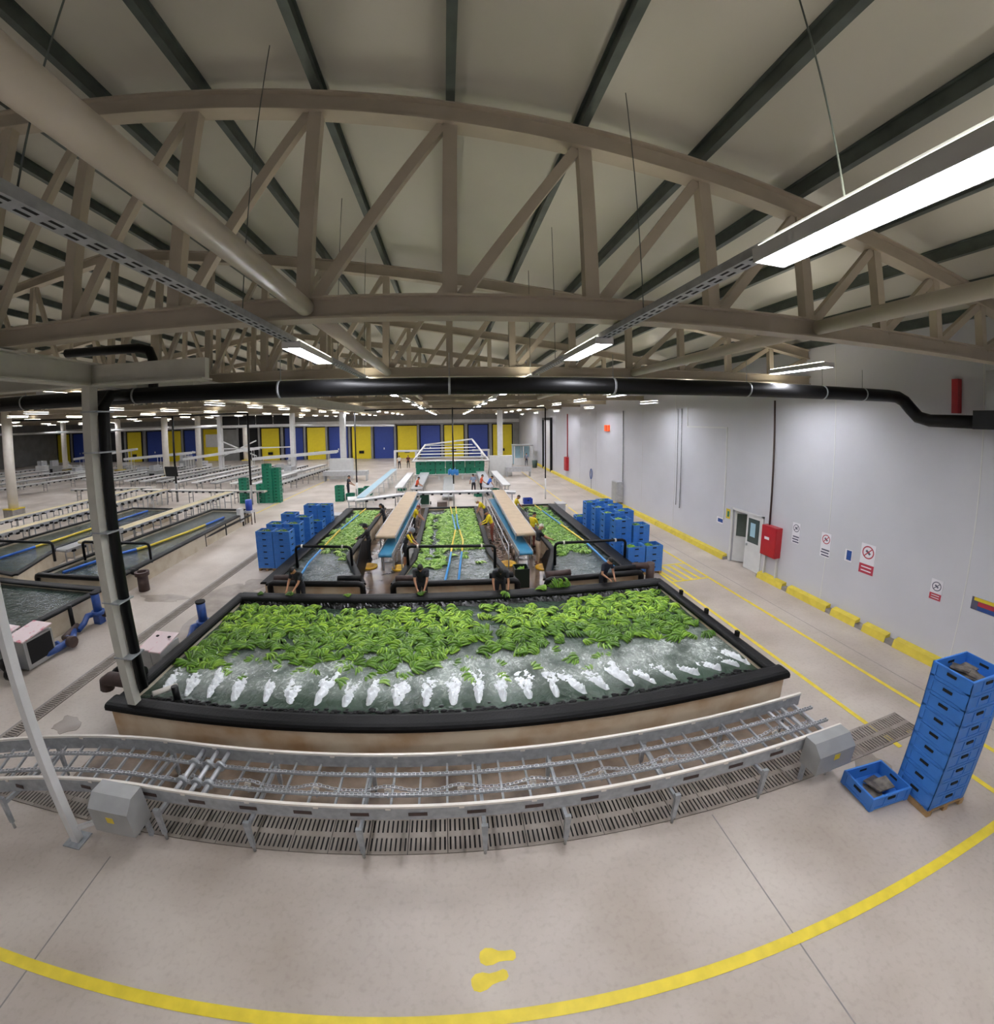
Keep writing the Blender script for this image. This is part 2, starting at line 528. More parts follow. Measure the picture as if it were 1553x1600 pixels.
# white trim outlining a blocked opening on the wall
MB().b(XR - .03, XR, 14.72, 14.78, 1.65, 5.68).b(XR - .03, XR, 14.72, 17.8, 5.62, 5.68).b(XR - .03, XR, 17.74, 17.8, 5.68, 6.6).build('cover_strip', M_white, wall_r)
struct(MB().b(-77, XR + .3, -7.2, -7, 0, 11.6).build('wall_front', M_wall, loc=(0, -7, 0)))
struct(MB().b(-77.2, -77, -7, YB, 0, 11.6).build('wall_left', M_backwall, loc=(-77, 0, 0)))

wb = struct(MB().b(-77, XR + .2, YB, YB + .3, 0, 11.6).build('wall_back', M_backwall, loc=(0, YB, 0)), 'grey back wall with a long row of dock doors')
MB().b(-77, XR, YB - .1, YB, 5.75, 6.3).build('lintel', M_white, wb)
doors = [(8.78, 'y'), (4.68, 'b'), (.63, 'y'), (-3.3, 'b'), (-7.12, 'y'), (-10.96, 'b'), (-14.71, 'y'), (-18.62, 'b'), (-22.37, 'y'), (-26.3, 'b'), (-30.5, 'y'),
         (-34.43, 'k'), (-37.81, 'g'), (-41.4, 'o'), (-45.36, 'b'), (-49.3, 'y'), (-53.3, 'b'), (-57.81, 'y'), (-61.8, 'k'), (-65.8, 'b'), (-71.0, 'b'), (-75.2, 'y')]
DM = {'y': M_docky, 'b': M_dockb, 'k': M_dark, 'g': M_backwall, 'o': M_docky}
for i, (x, c) in enumerate(doors):
    d = MB().b(x - 1.6, x + 1.6, YB - .12, YB, 0, 5.35)
    for k in range(1, 5):
        d.b(x - 1.6, x + 1.6, YB - .135, YB - .12, k * 1.07 - .03, k * 1.07 + .03)
    dn = struct(d.build('door_%d' % (i + 1), DM[c], loc=(x, YB, 0)),
                {'y': 'yellow sectional dock door', 'b': 'blue sectional dock door', 'k': 'open dark dock doorway', 'g': 'grey dock doorway', 'o': 'dock doorway with orange frame and pale curtain'}[c])
    f = MB()
    f.b(x - 1.75, x - 1.6, YB - .2, YB, 0, 5.5).b(x + 1.6, x + 1.75, YB - .2, YB, 0, 5.5).b(x - 1.75, x + 1.75, YB - .2, YB, 5.35, 5.5)
    f.build('door_frame', M_dark if c != 'o' else M_yellow, dn)
    if c == 'o':
        MB().b(x - 1.3, x + 1.3, YB - .16, YB - .13, 2.4, 4.6).build('pale_curtain', M_white, dn)
    if c == 'y':
        MB().b(x - .45, x + .35, YB - .3, YB - .12, .9, 1.35).build('bumper', M_dark, dn)
    if c == 'b':
        MB().b(x - .1, x + .05, YB - .2, YB - .12, 1.5, 1.8).build('door_handle', M_white, dn)
    for s in (-1,):
        MB().b(x + s * 2.0 - .16, x + s * 2.0 + .16, YB - .35, YB, 0, 5.75).build('pillar', M_backwall, dn)

# roof deck + purlins
ce = MB()
for bay in (0, -43.4):
    rx, zz = -10 + bay, 11.35 + .24
    for x in (XR + bay + (.25 if bay == 0 else 0), XV + bay):
        z = zz - .14 * abs(x - rx)
        ce.add([(x, -7.2, z), (rx, -7.2, zz), (rx, YB + .3, zz), (x, YB + .3, z), (x, -7.2, z + .15), (rx, -7.2, zz + .15), (rx, YB + .3, zz + .15), (x, YB + .3, z + .15)],
               [(0, 1, 2, 3), (7, 6, 5, 4), (0, 4, 5, 1), (2, 6, 7, 3), (1, 5, 6, 2), (0, 3, 7, 4)])
ceil = struct(ce.build('ceiling', M_deck, loc=(0, 0, 0)), 'pale sloping roof deck on dark purlins')
STEP = 43.4 / 26
pm = MB()
pm.b(-.055, .055, -7, YB, 0, .025).b(-.015, .015, -7, YB, .025, .22).b(-.055, .055, -7, YB, .22, .24)
pme = pm.mesh('purlin', M_purlin)
for bay in (0, -43.4):
    for k in range(27):
        if k == 26 and bay < 0:
            continue
        x = XV + bay + STEP * k
        x = min(x, XR - .15)
        o = bpy.data.objects.new('purlin', pme); COL.objects.link(o); o.parent = ceil
        o.location = (x, 0, zroof(x + (1e-4 if bay == 0 else 0)))

# trusses
ZC0, ZC1 = 7.17, 7.43
def ibeam(mb, p, q, wd, ht):
    p, q = Vector(p), Vector(q)
    d = (q - p).normalized(); n = d.cross(Vector((0, 1, 0))).normalized()
    if n.z < 0: n = -n
    mb.bar(p, q, wd * .35, ht - .02, up=n)
    mb.bar(p + n * (ht / 2 - .012), q + n * (ht / 2 - .012), wd, .024, up=n)
    mb.bar(p - n * (ht / 2 - .012), q - n * (ht / 2 - .012), wd, .024, up=n)
nodes = [XV + STEP * k for k in range(27)]
def make_truss():
    t = thing('roof_truss', 'beige steel roof truss nearest the camera, spanning the big bay', 'roof truss', (0, 0, ZC0), group='roof trusses')
    a = MB(); ibeam(a, (XV, 0, (ZC0 + ZC1) / 2), (XR, 0, (ZC0 + ZC1) / 2), .24, ZC1 - ZC0); a.build('bottom_chord', M_truss, t)
    for s in (XV, XR):
        a = MB(); ibeam(a, (s, 0, zroof(XR) - .16), (-10, 0, 11.35 - .16), .24, .3); a.build('top_chord', M_truss, t)
    for k, x in enumerate(nodes):
        if 0 < k < 26:
            MB().bar((x, 0, ZC1), (x, 0, zroof(x) - .3), .17, .14, up=(0, 1, 0)).build('vertical', M_truss, t)
        if k < 26:
            x2 = nodes[k + 1]
            if (x + x2) / 2 > -10:
                p, q = (x + .14, 0, ZC1), (x2 - .1, 0, zroof(x2) - .31)
            else:
                p, q = (x2 - .14, 0, ZC1), (x + .1, 0, zroof(x + 1e-4) - .31)
            MB().bar(p, q, .13, .1, up=(0, 1, 0)).build('diagonal', M_truss, t)
    for x in nodes[1:-1]:
        pass
    return t
YT = [4.5 + 6 * k for k in range(11)]
tr0 = make_truss()
tr0.location = (0, YT[0], ZC0)
for k, y in enumerate(YT[1:]):
    copy_tree(tr0, (0, y, ZC0), label='beige steel roof truss, %s in line from the camera in the big bay' % NTH[k + 1])
for k, y in enumerate(YT[2:]):
    copy_tree(tr0, (-43.4, y, ZC0), label='beige steel roof truss of the far left bay, %s in line from the camera' % NTH[k])

# bracing tubes between the trusses, along the hall
for x in (-1.6, 5.1, -11.6, -21.6):
    for k in range(-1, 10):
        y0, y1 = 4.5 + 6 * k, 10.5 + 6 * k
        if x < -5 and k < 1: continue
        tag(MB().cyl((x, y0 + (.13 if k >= 0 else 0), 7.3), (x, y1 - .13, 7.3), .1, 14).build('bracing_tube', M_tube),
            'beige bracing tube %s, %s' % ({-1.6: 'just left of the middle', 5.1: 'toward the white wall', -11.6: 'under the ridge', -21.6: 'over the left conveyors'}[x],
            'in front of the nearest truss' if k < 0 else 'behind the %s truss' % NTH[k]), 'roof brace', 'bracing tubes')

# cable trays
for x, nm in ((2.05, 'right of'), (-2.1, 'left of')):
    t = thing('cable_tray', 'perforated grey cable tray carrying the lamps %s the middle' % nm, 'cable tray', (x, 0, 7.08), group='cable trays')
    MB().b(x - .07, x + .07, -5, 60, 7.085, 7.095).b(x - .07, x - .06, -5, 60, 7.095, 7.15).b(x + .06, x + .07, -5, 60, 7.095, 7.15).build('channel', M_galv, t)
    sl = MB()
    for k in range(90):
        y = .4 + k * .16
        for s in (-.03, .03):
            sl.b(x + s - .012, x + s + .012, y, y + .09, 7.0835, 7.0855)
    o = sl.build('slots', M_dark, t); o['kind'] = 'stuff'
    for y in (1.5, 3.9, 7.5, 9.9):
        MB().cyl((x, y, 7.1), (x, y, zroof(x) + .2), .006, 5).build('hanger_rod', M_purlin, t)

# lamps: housing with a lip, glowing diffuser facing down
def make_lamp():
    t = thing('ceiling_lamp', 'x', 'ceiling lamp', (0, 0, 0), group='long ceiling lamps')
    h = MB()
    h.b(-.13, .13, -.75, .75, .03, .06).b(-.13, -.12, -.75, .75, -.035, .03).b(.12, .13, -.75, .75, -.035, .03).b(-.12, .12, -.75, -.74, -.035, .03).b(-.12, .12, .74, .75, -.035, .03)
    h.build('housing', M_lampw, t)
    MB().b(-.12, .12, -.74, .74, 0, .012).build('diffuser', M_glow, t)
    MB().b(-.12, .12, -.7, .7, .06, .068).build('uplight_cover', M_upglow, t)  # added glowing strip on the housing top, fill light for the ceiling
    return t
lamp = make_lamp()
LROWS = [(2.05, [1.36 + 4.4 * k for k in range(14)] + [-3.04], 'right of the middle'),  # last lamp is unseen, added behind the camera to light the foreground
         (-2.1, [5.95 + 4.5 * k for k in range(13)] + [-3.05], 'left of the middle'),  # last one added out of view as extra foreground light
         (7.05, [6.55 + 4.75 * k for k in range(12)] + [1.8, -2.9], 'between the middle and the white wall'),  # last two lamps are additions that brighten the front floor
         (10.0, [9.8 + 8.85 * k for k in range(6)], 'along the white wall'),
         (-6.8, [24 + 4.7 * k for k in range(8)], 'over the aisle left of the tanks'),
         (-11.3, [9.9 + 4.2 * k for k in range(13)] + [1.5, -2.7], 'under the ridge'),  # last two added near and behind the camera as foreground fill
         (-17.5, [9 + 4.7 * k for k in range(12)], 'over the left tanks'),
         (-23, [9 + 4.7 * k for k in range(12)], 'over the left conveyors'),
         (-28.5, [12 + 4.7 * k for k in range(11)], 'beside the valley columns'),
         (-36, [16 + 6.2 * k for k in range(8)], 'of the far bay nearest the columns'),
         (-44, [20 + 6.2 * k for k in range(7)], 'midway in the far left bay'),
         (-54, [26 + 6.2 * k for k in range(6)], 'past midway in the far bay'),
         (-65, [30 + 6.2 * k for k in range(6)], 'by the far left wall')]
first = True
for x, ys, nm in LROWS:
    for k, y in enumerate(ys):
        lab = 'long lamp in the row %s, %s from the camera' % (nm, NTH[k])
        z = 7.04 if x != 10.0 else 6.86
        if first:
            lamp.location = (x, y, z); lamp['label'] = lab; first = False
        else:
            copy_tree(lamp, (x, y, z), label=lab)

# left steelwork: posts and beams of the platform by the big tank
t = thing('steel_beam', 'pale steel beam running down the hall over the grey post', 'beam', (-6.3, 16, 6.75))
a = MB(); a.b(-6.36, -6.24, 1.2, 34, 6.78, 7.12).b(-6.48, -6.12, 1.2, 34, 6.75, 6.78).b(-6.48, -6.12, 1.2, 34, 7.12, 7.15); a.build('web', M_beam, t)
for y in (3.2, 6.1, 9, 12):
    MB().b(-6.46, -6.14, y - .01, y + .01, 6.78, 7.12).build('stiffener', M_beam, t)
t = thing('steel_beam', 'pale steel cross beam resting on the grey post by the tank corner', 'beam', (-8, 6.1, 6.78))
a = MB(); a.b(-12.5, -6.5, 6.04, 6.16, 6.78, 7.1).b(-12.5, -6.5, 5.95, 6.25, 6.75, 6.78).b(-6.1, -3.9, 6.04, 6.16, 6.78, 7.1).b(-6.1, -3.9, 5.95, 6.25, 6.75, 6.78); a.build('web', M_beam, t)
t = thing('steel_post', 'grey steel post with black drain pipe at the corner of the big tank', 'post', (-6.28, 6.08, 0))
MB().b(-6.37, -6.19, 5.99, 6.17, 0, 6.75).build('column', M_beam, t)
MB().b(-6.46, -6.1, 5.85, 6.3, 0, .02).build('foot_plate', M_beam, t)
dp = MB().tube([(-6.12, 6.24, 1.05), (-6.12, 6.24, 6.4), (-6.12, 6.4, 6.6), (-6.12, 6.9, 6.64)], .1, 12).build('drain_pipe', M_blackp, t)
for z in (1.8, 2.9, 4.2, 5.6, 6.3):
    MB().b(-6.39, -6.0, 5.97, 6.36, z, z + .025).build('pipe_clamp', M_galv, dp)
t = thing('steel_post', 'white steel post beside the motor box at the conveyor end', 'post', (-5.8, 3.73, 0))
a = MB(); a.b(-5.86, -5.74, 3.67, 3.79, 0, 7.17); a.build('column', M_white, t)
MB().b(-5.95, -5.65, 3.58, 3.88, 0, .02).build('foot_plate', M_galv, t)
MB().bar((-5.75, 3.78, .22), (-5.1, 4.0, .42), .05, .07).build('brace', M_white, t)
t = thing('wall_pipe', 'black pipe dropping between the pale beams beside the grey post', 'pipe', (-6.05, 7.5, 6.6))
MB().tube([(-8.4, 7.5, 7.68), (-6.4, 7.5, 7.65), (-6.16, 7.5, 7.58), (-6.07, 7.5, 7.4), (-6.05, 7.5, 6.62)], .1, 12).build('pipe', M_blackp, t)

# black duct across the hall
t = thing('air_duct', 'thick black duct hung across the hall and bent down by the white wall', 'duct', (3, 6.95, 6.48))
MB().tube([(-14, 6.95, 6.62), (10.6, 6.95, 6.62), (10.95, 6.92, 6.6), (11.15, 6.85, 6.5), (11.2, 6.7, 6.3), (11.2, 6.5, 6.1), (11.2, 6.2, 6.02), (11.2, 5.1, 6.0)], .15, 16).build('duct_body', M_blackp, t)
for x in (-9, -6, -3, 0, 3, 6, 8.2, 9.6):
    MB().ring((0, 0, 0), .15, .158, .04, 16)
    o = MB().tube([(x - .02, 6.95, 6.62), (x + .02, 6.95, 6.62)], .158, 16).build('duct_band', M_galv, t)
    MB().cyl((x, 6.95, 6.77), (x, 6.95, 7.2), .008, 5).build('hanger_rod', M_galv, t)
t = thing('air_unit', 'dark ventilation box under the duct end on the white wall', 'ventilation unit', (11.3, 4.7, 5.85))
MB().b(10.95, 11.65, 4.5, 5.1, 5.85, 6.25).build('housing', M_blackp, t)
MB().b(10.93, 11.67, 4.48, 4.52, 5.83, 6.27).build('flange', M_white, t)
MB().b(11.1, 11.4, 4.6, 4.9, 6.25, 7.1).build('riser', M_greym, t)
tag(MB().b(11.5, 11.68, 5.7, 5.85, 6.2, 7.0).build('wall_bracket', M_red), 'dark red upright bracket on the wall beside the duct bend', 'bracket')

# ================================================================== WALL FIXTURES AND FLOOR MARKINGS
kb = struct(MB().b(XR - .22, XR, 0.2, 12.25, 0, .12).b(XR - .22, XR, 14.3, 62, 0, .12).build('baseboard_right', M_grey, loc=(XR, 0, 0)), 'kerb along the white wall')
ks = [(12.2, 10.9), (10.65, 8.95), (8.75, 7.85), (7.6, 6.85), (6.6, 4.6), (4.4, 2.4), (2.2, .3)]
ks += [(14.35 + 6 * k, 14.35 + 6 * k + 5.96) for k in range(8)]
for a, b in ks:
    y0, y1 = min(a, b), max(a, b)
    m = MB()
    m.add([(XR - .25, y0, 0), (XR - .25, y1, 0), (XR - .2, y1, .2), (XR - .2, y0, .2), (XR, y0, .24), (XR, y1, .24), (XR, y0, 0), (XR, y1, 0)],
          [(0, 1, 2, 3), (3, 2, 5, 4), (0, 3, 4, 6), (1, 7, 5, 2)])
    m.build('kerb_segment', M_kerb, kb)

# double door, one leaf ajar
d1 = struct(MB().b(XR - .05, XR, 12.3, 12.4, 0, 2.33).b(XR - .05, XR, 14.1, 14.2, 0, 2.33).b(XR - .05, XR, 12.3, 14.2, 2.25, 2.33).build('door_23', M_white, loc=(XR, 13.25, 0)), 'white double door with glazed tops, one leaf ajar')
lf = MB().b(XR - .02, XR + .03, 12.41, 13.25, .03, 2.25).build('door_leaf', M_white, d1)
MB().b(XR - .03, XR - .018, 12.52, 13.14, 1.15, 2.12).build('glass_pane', M_glass, lf)
MB().b(XR - .035, XR - .03, 12.72, 13.0, 1.4, 1.95).build('posted_sheet', M_beltl, lf)
MB().b(XR - .09, XR - .02, 13.12, 13.16, .98, 1.08).build('door_handle', M_steel, lf)
lf = MB().box((XR + .3, 13.75, 1.14), (.05, .82, 2.2), rz=R(38)).build('door_leaf', M_white, d1)
MB().box((XR + .265, 13.73, 1.62), (.02, .6, .95), rz=R(38)).build('glass_pane', M_glass, lf)

t = thing('fire_cabinet', 'red fire hose cabinet with white label beside the double door', 'fire cabinet', (XR, 11.82, .95))
MB().b(XR - .28, XR - .002, 11.35, 12.1, 1.0, 2.12).build('cabinet_box', M_red, t)
MB().b(XR - .295, XR - .28, 11.38, 12.07, 1.03, 2.09).build('cabinet_door', M_red, t)
MB().b(XR - .3, XR - .295, 11.68, 11.92, 1.62, 1.72).build('white_label', M_signw, t)
for y in (11.42, 12.03):
    MB().b(XR - .1, XR - .002, y - .03, y + .03, .02, 1.0).build('leg', M_white, t)
tag(MB().cyl((XR - .07, 11.95, 2.12), (XR - .07, 11.95, 6.7), .035, 8).build('wall_pipe', M_brown), 'thin dark red pipe rising from the red fire cabinet', 'pipe', 'wall pipes')
tag(MB().cyl((XR - .05, 18.25, 1.45), (XR - .05, 18.25, 6.55), .025, 6).build('wall_pipe', M_galv), 'thin grey conduit on the wall, nearer of a close pair', 'pipe', 'wall pipes')
tag(MB().cyl((XR - .05, 18.6, 1.55), (XR - .05, 18.6, 6.55), .02, 6).build('wall_pipe', M_galv), 'thin grey conduit on the wall, farther of a close pair', 'pipe', 'wall pipes')
tag(MB().cyl((XR - .05, 25.3, .9), (XR - .05, 25.3, 6.6), .035, 6).build('wall_pipe', M_galv), 'grey conduit rising behind the steel cabinet on the wall', 'pipe', 'wall pipes')
tag(MB().cyl((XR - .06, 38.2, 2.2), (XR - .06, 38.2, 6.6), .05, 6).build('wall_pipe', M_red), 'dark red pipe over the far fire hose box', 'pipe', 'wall pipes')
tag(MB().b(XR - .3, XR - .01, 37.9, 38.6, .95, 2.3).build('fire_cabinet', M_red), 'small red fire hose box far along the white wall', 'fire cabinet')
t = thing('steel_cabinet', 'steel cabinet standing against the white wall behind the right crates', 'cabinet', (XR - .3, 25.6, 0))
MB().b(XR - .5, XR - .03, 25.2, 26.1, .35, 1.75).build('cabinet_box', M_steel, t)
MB().b(XR - .52, XR - .5, 25.25, 26.05, .4, 1.7).build('cabinet_door', M_greym, t)
for y in (25.25, 26.05):
    MB().b(XR - .48, XR - .42, y - .03, y + .03, 0, .35).build('leg', M_steel, t)
t = thing('wall_sign', 'lit orange sign high on the white wall', 'sign', (XR, 28.1, 5.1))
MB().b(XR - .12, XR - .005, 27.7, 28.5, 5.15, 5.6).build('sign_box', M_orange, t)
MB().b(XR - .13, XR - .12, 28.05, 28.12, 5.18, 5.57).build('divider', M_red, t)
t = thing('water_hose', 'coiled blue hose hanging on the white wall', 'hose', (XR, 31.4, .9))
MB().tube([(XR - .08, 31.4 + .22 * math.cos(k * .5), 1.5 + .42 * math.sin(k * .5)) for k in range(26)], .035, 6).build('hose_coil', M_pumpb, t)
MB().cyl((XR - .06, 31.4, .2), (XR - .06, 31.4, 1.9), .02, 6).build('supply_pipe', M_galv, t)
t = thing('sliding_door', 'tall dark framed opening at the far end of the white wall', 'door', (XR, 46, 0))
a = MB(); a.b(XR - .25, XR - .01, 44.2, 44.5, 0, 6.3).b(XR - .25, XR - .01, 48.0, 48.3, 0, 6.3).b(XR - .25, XR - .01, 44.2, 48.3, 6.0, 6.3); a.build('door_frame', M_blackp, t)
MB().b(XR - .08, XR - .01, 44.5, 48.0, 0, 6.0).build('door_panel', M_white, t)

def ring_x(mb, x, y, z, r0, r1, n=20):        # flat ring on the wall plane
    vs, fs = [], []
    for k in range(n):
        a = 2 * math.pi * k / n
        vs += [(x, y + r0 * math.cos(a), z + r0 * math.sin(a)), (x, y + r1 * math.cos(a), z + r1 * math.sin(a))]
    for k in range(n):
        a, b = 2 * k, 2 * ((k + 1) % n)
        fs.append((a, b, b + 1, a + 1))
    mb.add(vs, fs)
def no_sign(label, y, z, wd, ht, mark, band, lines):
    t = thing('wall_sign', label, 'sign', (XR, y, z), group='small signs on the white wall')
    MB().b(XR - .012, XR - .002, y - wd / 2, y + wd / 2, z, z + ht).build('board', M_signw, t)
    r = wd * .4
    cz = z + ht - r - .05
    a = MB(); ring_x(a, XR - .014, y, cz, r * .82, r); a.box((XR - .014, y, cz), (.002, r * 1.7, r * .16), rx=R(-45)); a.build('prohibition_ring', mark, t)
    MB().box((XR - .0135, y, cz), (.002, r * .9, r * .35), rx=R(35)).build('pictogram', M_signd, t)
    if band:
        MB().b(XR - .014, XR - .012, y - wd * .5, y + wd * .5, z, z + ht * .32).build('colour_band', band, t)
        for k in range(2):
            MB().b(XR - .016, XR - .014, y - wd * .35, y + wd * .35, z + ht * (.08 + .12 * k), z + ht * (.12 + .12 * k)).build('text_line', M_signw, t)
    else:
        for k in range(lines):
            MB().b(XR - .014, XR - .012, y - wd * (.45 - .05 * (k % 2)), y + wd * (.42 - .06 * ((k + 1) % 2)), z + .03 + k * .09, z + .075 + k * .09).build('text_line', M_signd, t)
no_sign('white notice with dark ring and text lines, nearest the red fire cabinet', 10.72, 1.75, .34, .72, M_signd, None, 3)
no_sign('white notice with red ring and text lines, second from the red fire cabinet', 9.45, 1.65, .38, .78, M_signr, None, 3)
no_sign('large no-smoking sign with red band on the white wall', 7.93, 1.6, .48, .88, M_signr, M_signr, 0)
no_sign('small prohibition sign with pale ring and red band', 5.87, 1.6, .3, .52, M_signd, M_signr, 0)
t = thing('wall_sign', 'small blue notice left of the large no-smoking sign', 'sign', (XR, 8.57, 1.75))
MB().b(XR - .012, XR - .002, 8.44, 8.7, 1.78, 2.14).build('board', M_signw, t)
MB().b(XR - .014, XR - .012, 8.47, 8.64, 1.82, 2.12).build('blue_field', M_pumpb, t)
t = thing('wall_sign', 'yellow, red and blue label low on the wall at the right edge', 'sign', (XR, 4.75, 1.7))
MB().b(XR - .012, XR - .002, 4.45, 5.0, 1.72, 2.02).build('board', M_signd, t)
MB().b(XR - .014, XR - .012, 4.45, 4.95, 1.94, 2.02).build('yellow_band', M_yellow, t)
MB().b(XR - .014, XR - .012, 4.45, 4.85, 1.83, 1.93).build('red_band', M_signr, t)
MB().b(XR - .014, XR - .012, 4.45, 4.85, 1.73, 1.82).build('blue_band', M_pumpb, t)
t = thing('wall_sign', 'yellow-green notice beside the double door frame', 'sign', (XR, 14.45, 1.75))
MB().b(XR - .012, XR - .002, 14.33, 14.58, 1.78, 2.2).build('board', M_yellow, t)
MB().b(XR - .014, XR - .012, 14.38, 14.5, 1.86, 2.1).build('pictogram', M_green, t)
t = thing('wall_sign', 'blue arrow notice below the yellow-green one', 'sign', (XR, 15.0, 1.4))
MB().b(XR - .012, XR - .002, 14.75, 15.2, 1.45, 1.72).build('board', M_signw, t)
MB().b(XR - .014, XR - .012, 14.78, 15.12, 1.5, 1.66).build('blue_field', M_pumpb, t)

def line(label, p, q, wd=.11):
    return tag(MB().bar((p[0], p[1], .004), (q[0], q[1], .004), wd, .004).build('floor_line', M_yline), label, 'floor line', 'yellow floor lines')
line('yellow line running beside the big tank', (8.02, 4.35), (8.02, 26))
line('yellow line running along the wall side of the walkway', (9.64, 2.6), (9.64, 24))
line('yellow line across the whole front of the floor', (-14, 2.06), (11.3, 2.06), .13)
line('yellow line slanting past the crate stack at the right edge', (8.55, 1.2), (8.6, 4.2))
line('short yellow line stub over the drain grating', (8.05, 3.95), (8.05, 4.3))
line('far yellow line beside the green crates', (-13.4, 26), (-13.1, 42))
line('far yellow line down the middle aisle', (8.1, 26.5), (8.3, 48), .09)
t = thing('crossing_marking', 'yellow striped crossing between the two walkway lines', 'floor line', (8.85, 13.6, 0))
for k in range(4):
    y = 12.85 + k * .01
    MB().bar((8.25 + k * .34, 12.8, .0032), (8.1 + k * .36, 14.38, .0032), .13, .004).build('stripe', M_yline, t)
for y in (12.75, 14.42):
    MB().bar((8.08, y, .0048), (9.58, y, .0048), .1, .004).build('border', M_yline, t)
def footprint(label, cx, cy, a):
    L_ = [(-.2, .0), (-.19, .06), (-.13, .1), (-.05, .095), (.02, .06), (.1, .055), (.18, .06), (.215, .03), (.215, -.03), (.18, -.06), (.1, -.055), (.02, -.06), (-.05, -.09), (-.13, -.095), (-.19, -.06)]
    tag(MB().poly([(cx + x * math.cos(a) - y * math.sin(a), cy + x * math.sin(a) + y * math.cos(a)) for x, y in L_], .001, .005).build('footprint_marking', M_yline), label, 'floor marking', 'yellow footprints')
footprint('yellow painted footprint, the farther of the pair', .31, 2.68, R(-2))
footprint('yellow painted footprint, the nearer of the pair', .2, 2.44, R(12))

# drain gratings: plates with open slots over a dark channel
def grate_mesh(L=.5, W=1.0, rows=2, n=7, th=.012, bar=None):
    m = MB()
    ew = .05
    m.b(0, L, 0, ew, 0, th).b(0, L, W - ew, W, 0, th)
    rw = (W - ew * 2 - .09 * (rows - 1)) / rows
    for r in range(rows):
        y0 = ew + r * (rw + .09)
        if r:
            m.b(0, L, y0 - .09, y0, 0, th)
        pitch = L / n
        for k in range(n + 1):
            x0 = max(0, k * pitch - pitch * .31); x1 = min(L, k * pitch + pitch * .31)
            m.b(x0, x1, y0, y0 + rw, 0, th)
    return m.mesh('grate_plate', mat('dirty_grate', 'a0978d', .5, metal=.1, col2='7d736a', scale=1.8, det=6))
GR0, GR1, GRY = -8.2, 8.9, 4.08
dr = thing('drain_grating', 'long slotted floor grating under the front chain conveyor', 'drain grating', (0, GRY + .3, 0))
MB().b(GR0, GR1, GRY, GRY + .62, 0, .003).build('channel', M_dark, dr)
gm = grate_mesh(.56, .62, 2, 8)
k = 0
x = GR0
while x < GR1 - .2:
    link_part('grate_plate', gm, dr, (x, GRY - (GRY + .3), .006))
    x += .57
dr2 = thing('drain_grating', 'narrow slotted drain along the left aisle floor', 'drain grating', (-9.12, 14, 0))
MB().b(-9.3, -8.95, 4.9, 26, 0, .003).build('channel', M_dark, dr2)
gm2 = grate_mesh(.5, .35, 1, 8)
y = 4.9
while y < 25.5:
    link_part('grate_plate', gm2, dr2, (-8.95 + 9.12, y - 14, .006), rot=(0, 0, R(90)))
    y += .51
MB().b(-9.36, -9.32, 4.9, 26, 0, .004).build('edge_strip', M_grey, dr2)

# ================================================================== TANKS
def rimbar(mb, p, q, wd, h, z):
    """Rounded pad laid on a wall top between two ground points."""
    p, q = Vector((p[0], p[1], 0)), Vector((q[0], q[1], 0))
    d = (q - p).normalized(); a = Vector((-d.y, d.x, 0))
    prof = [(-.5, 0), (-.5, .55), (-.42, .88), (-.25, 1), (.25, 1), (.42, .88), (.5, .55), (.5, 0)]
    n = len(prof)
    vs = [e + a * (u * wd) + Vector((0, 0, z + v * h)) for e in (p, q) for u, v in prof]
    fs = [(k, (k + 1) % n, n + (k + 1) % n, n + k) for k in range(n)] + [tuple(range(n)), tuple(reversed(range(n, 2 * n)))]
    mb.add(vs, fs)
    return mb

TX0, TX1, TY0, TY1 = -6.86, 6.86, 5.9, 11.6
bt = thing('wash_tank', 'big washing tank with black rim full of floating green bananas', 'tank', (0, 8.7, 0))
MB().b(TX0 + .08, TX1 - .08, TY0 + .06, TY0 + .3, 0, .68).build('tank_wall', M_tank, bt)
MB().b(TX0 + .08, TX1 - .08, TY1 - .3, TY1 - .06, 0, .68).build('tank_wall', M_tank, bt)
MB().b(TX0 + .08, TX0 + .3, TY0 + .3, TY1 - .3, 0, .68).build('tank_wall', M_tankw, bt)
MB().b(TX1 - .3, TX1 - .08, TY0 + .3, TY1 - .3, 0, .68).build('tank_wall', M_tankw, bt)
MB().b(TX0 + .3, TX1 - .3, TY0 + .3, TY1 - .3, 0, .03).build('tank_floor', M_dark, bt)
rimbar(MB(), (TX0, TY0 + .18), (TX1, TY0 + .18), .4, .13, .66).build('rim_pad', M_black, bt)
rimbar(MB(), (TX0 + .2, TY1 - .22), (TX1 - .2, TY1 - .22), .46, .13, .66).build('rim_pad', M_black, bt)
rimbar(MB(), (TX0 + .19, TY0 + .3), (TX0 + .19, TY1 - .1), .3, .12, .66).build('rim_pad', M_black, bt)
rimbar(MB(), (TX1 - .19, TY0 + .3), (TX1 - .19, TY1 - .1), .3, .12, .66).build('rim_pad', M_black, bt)
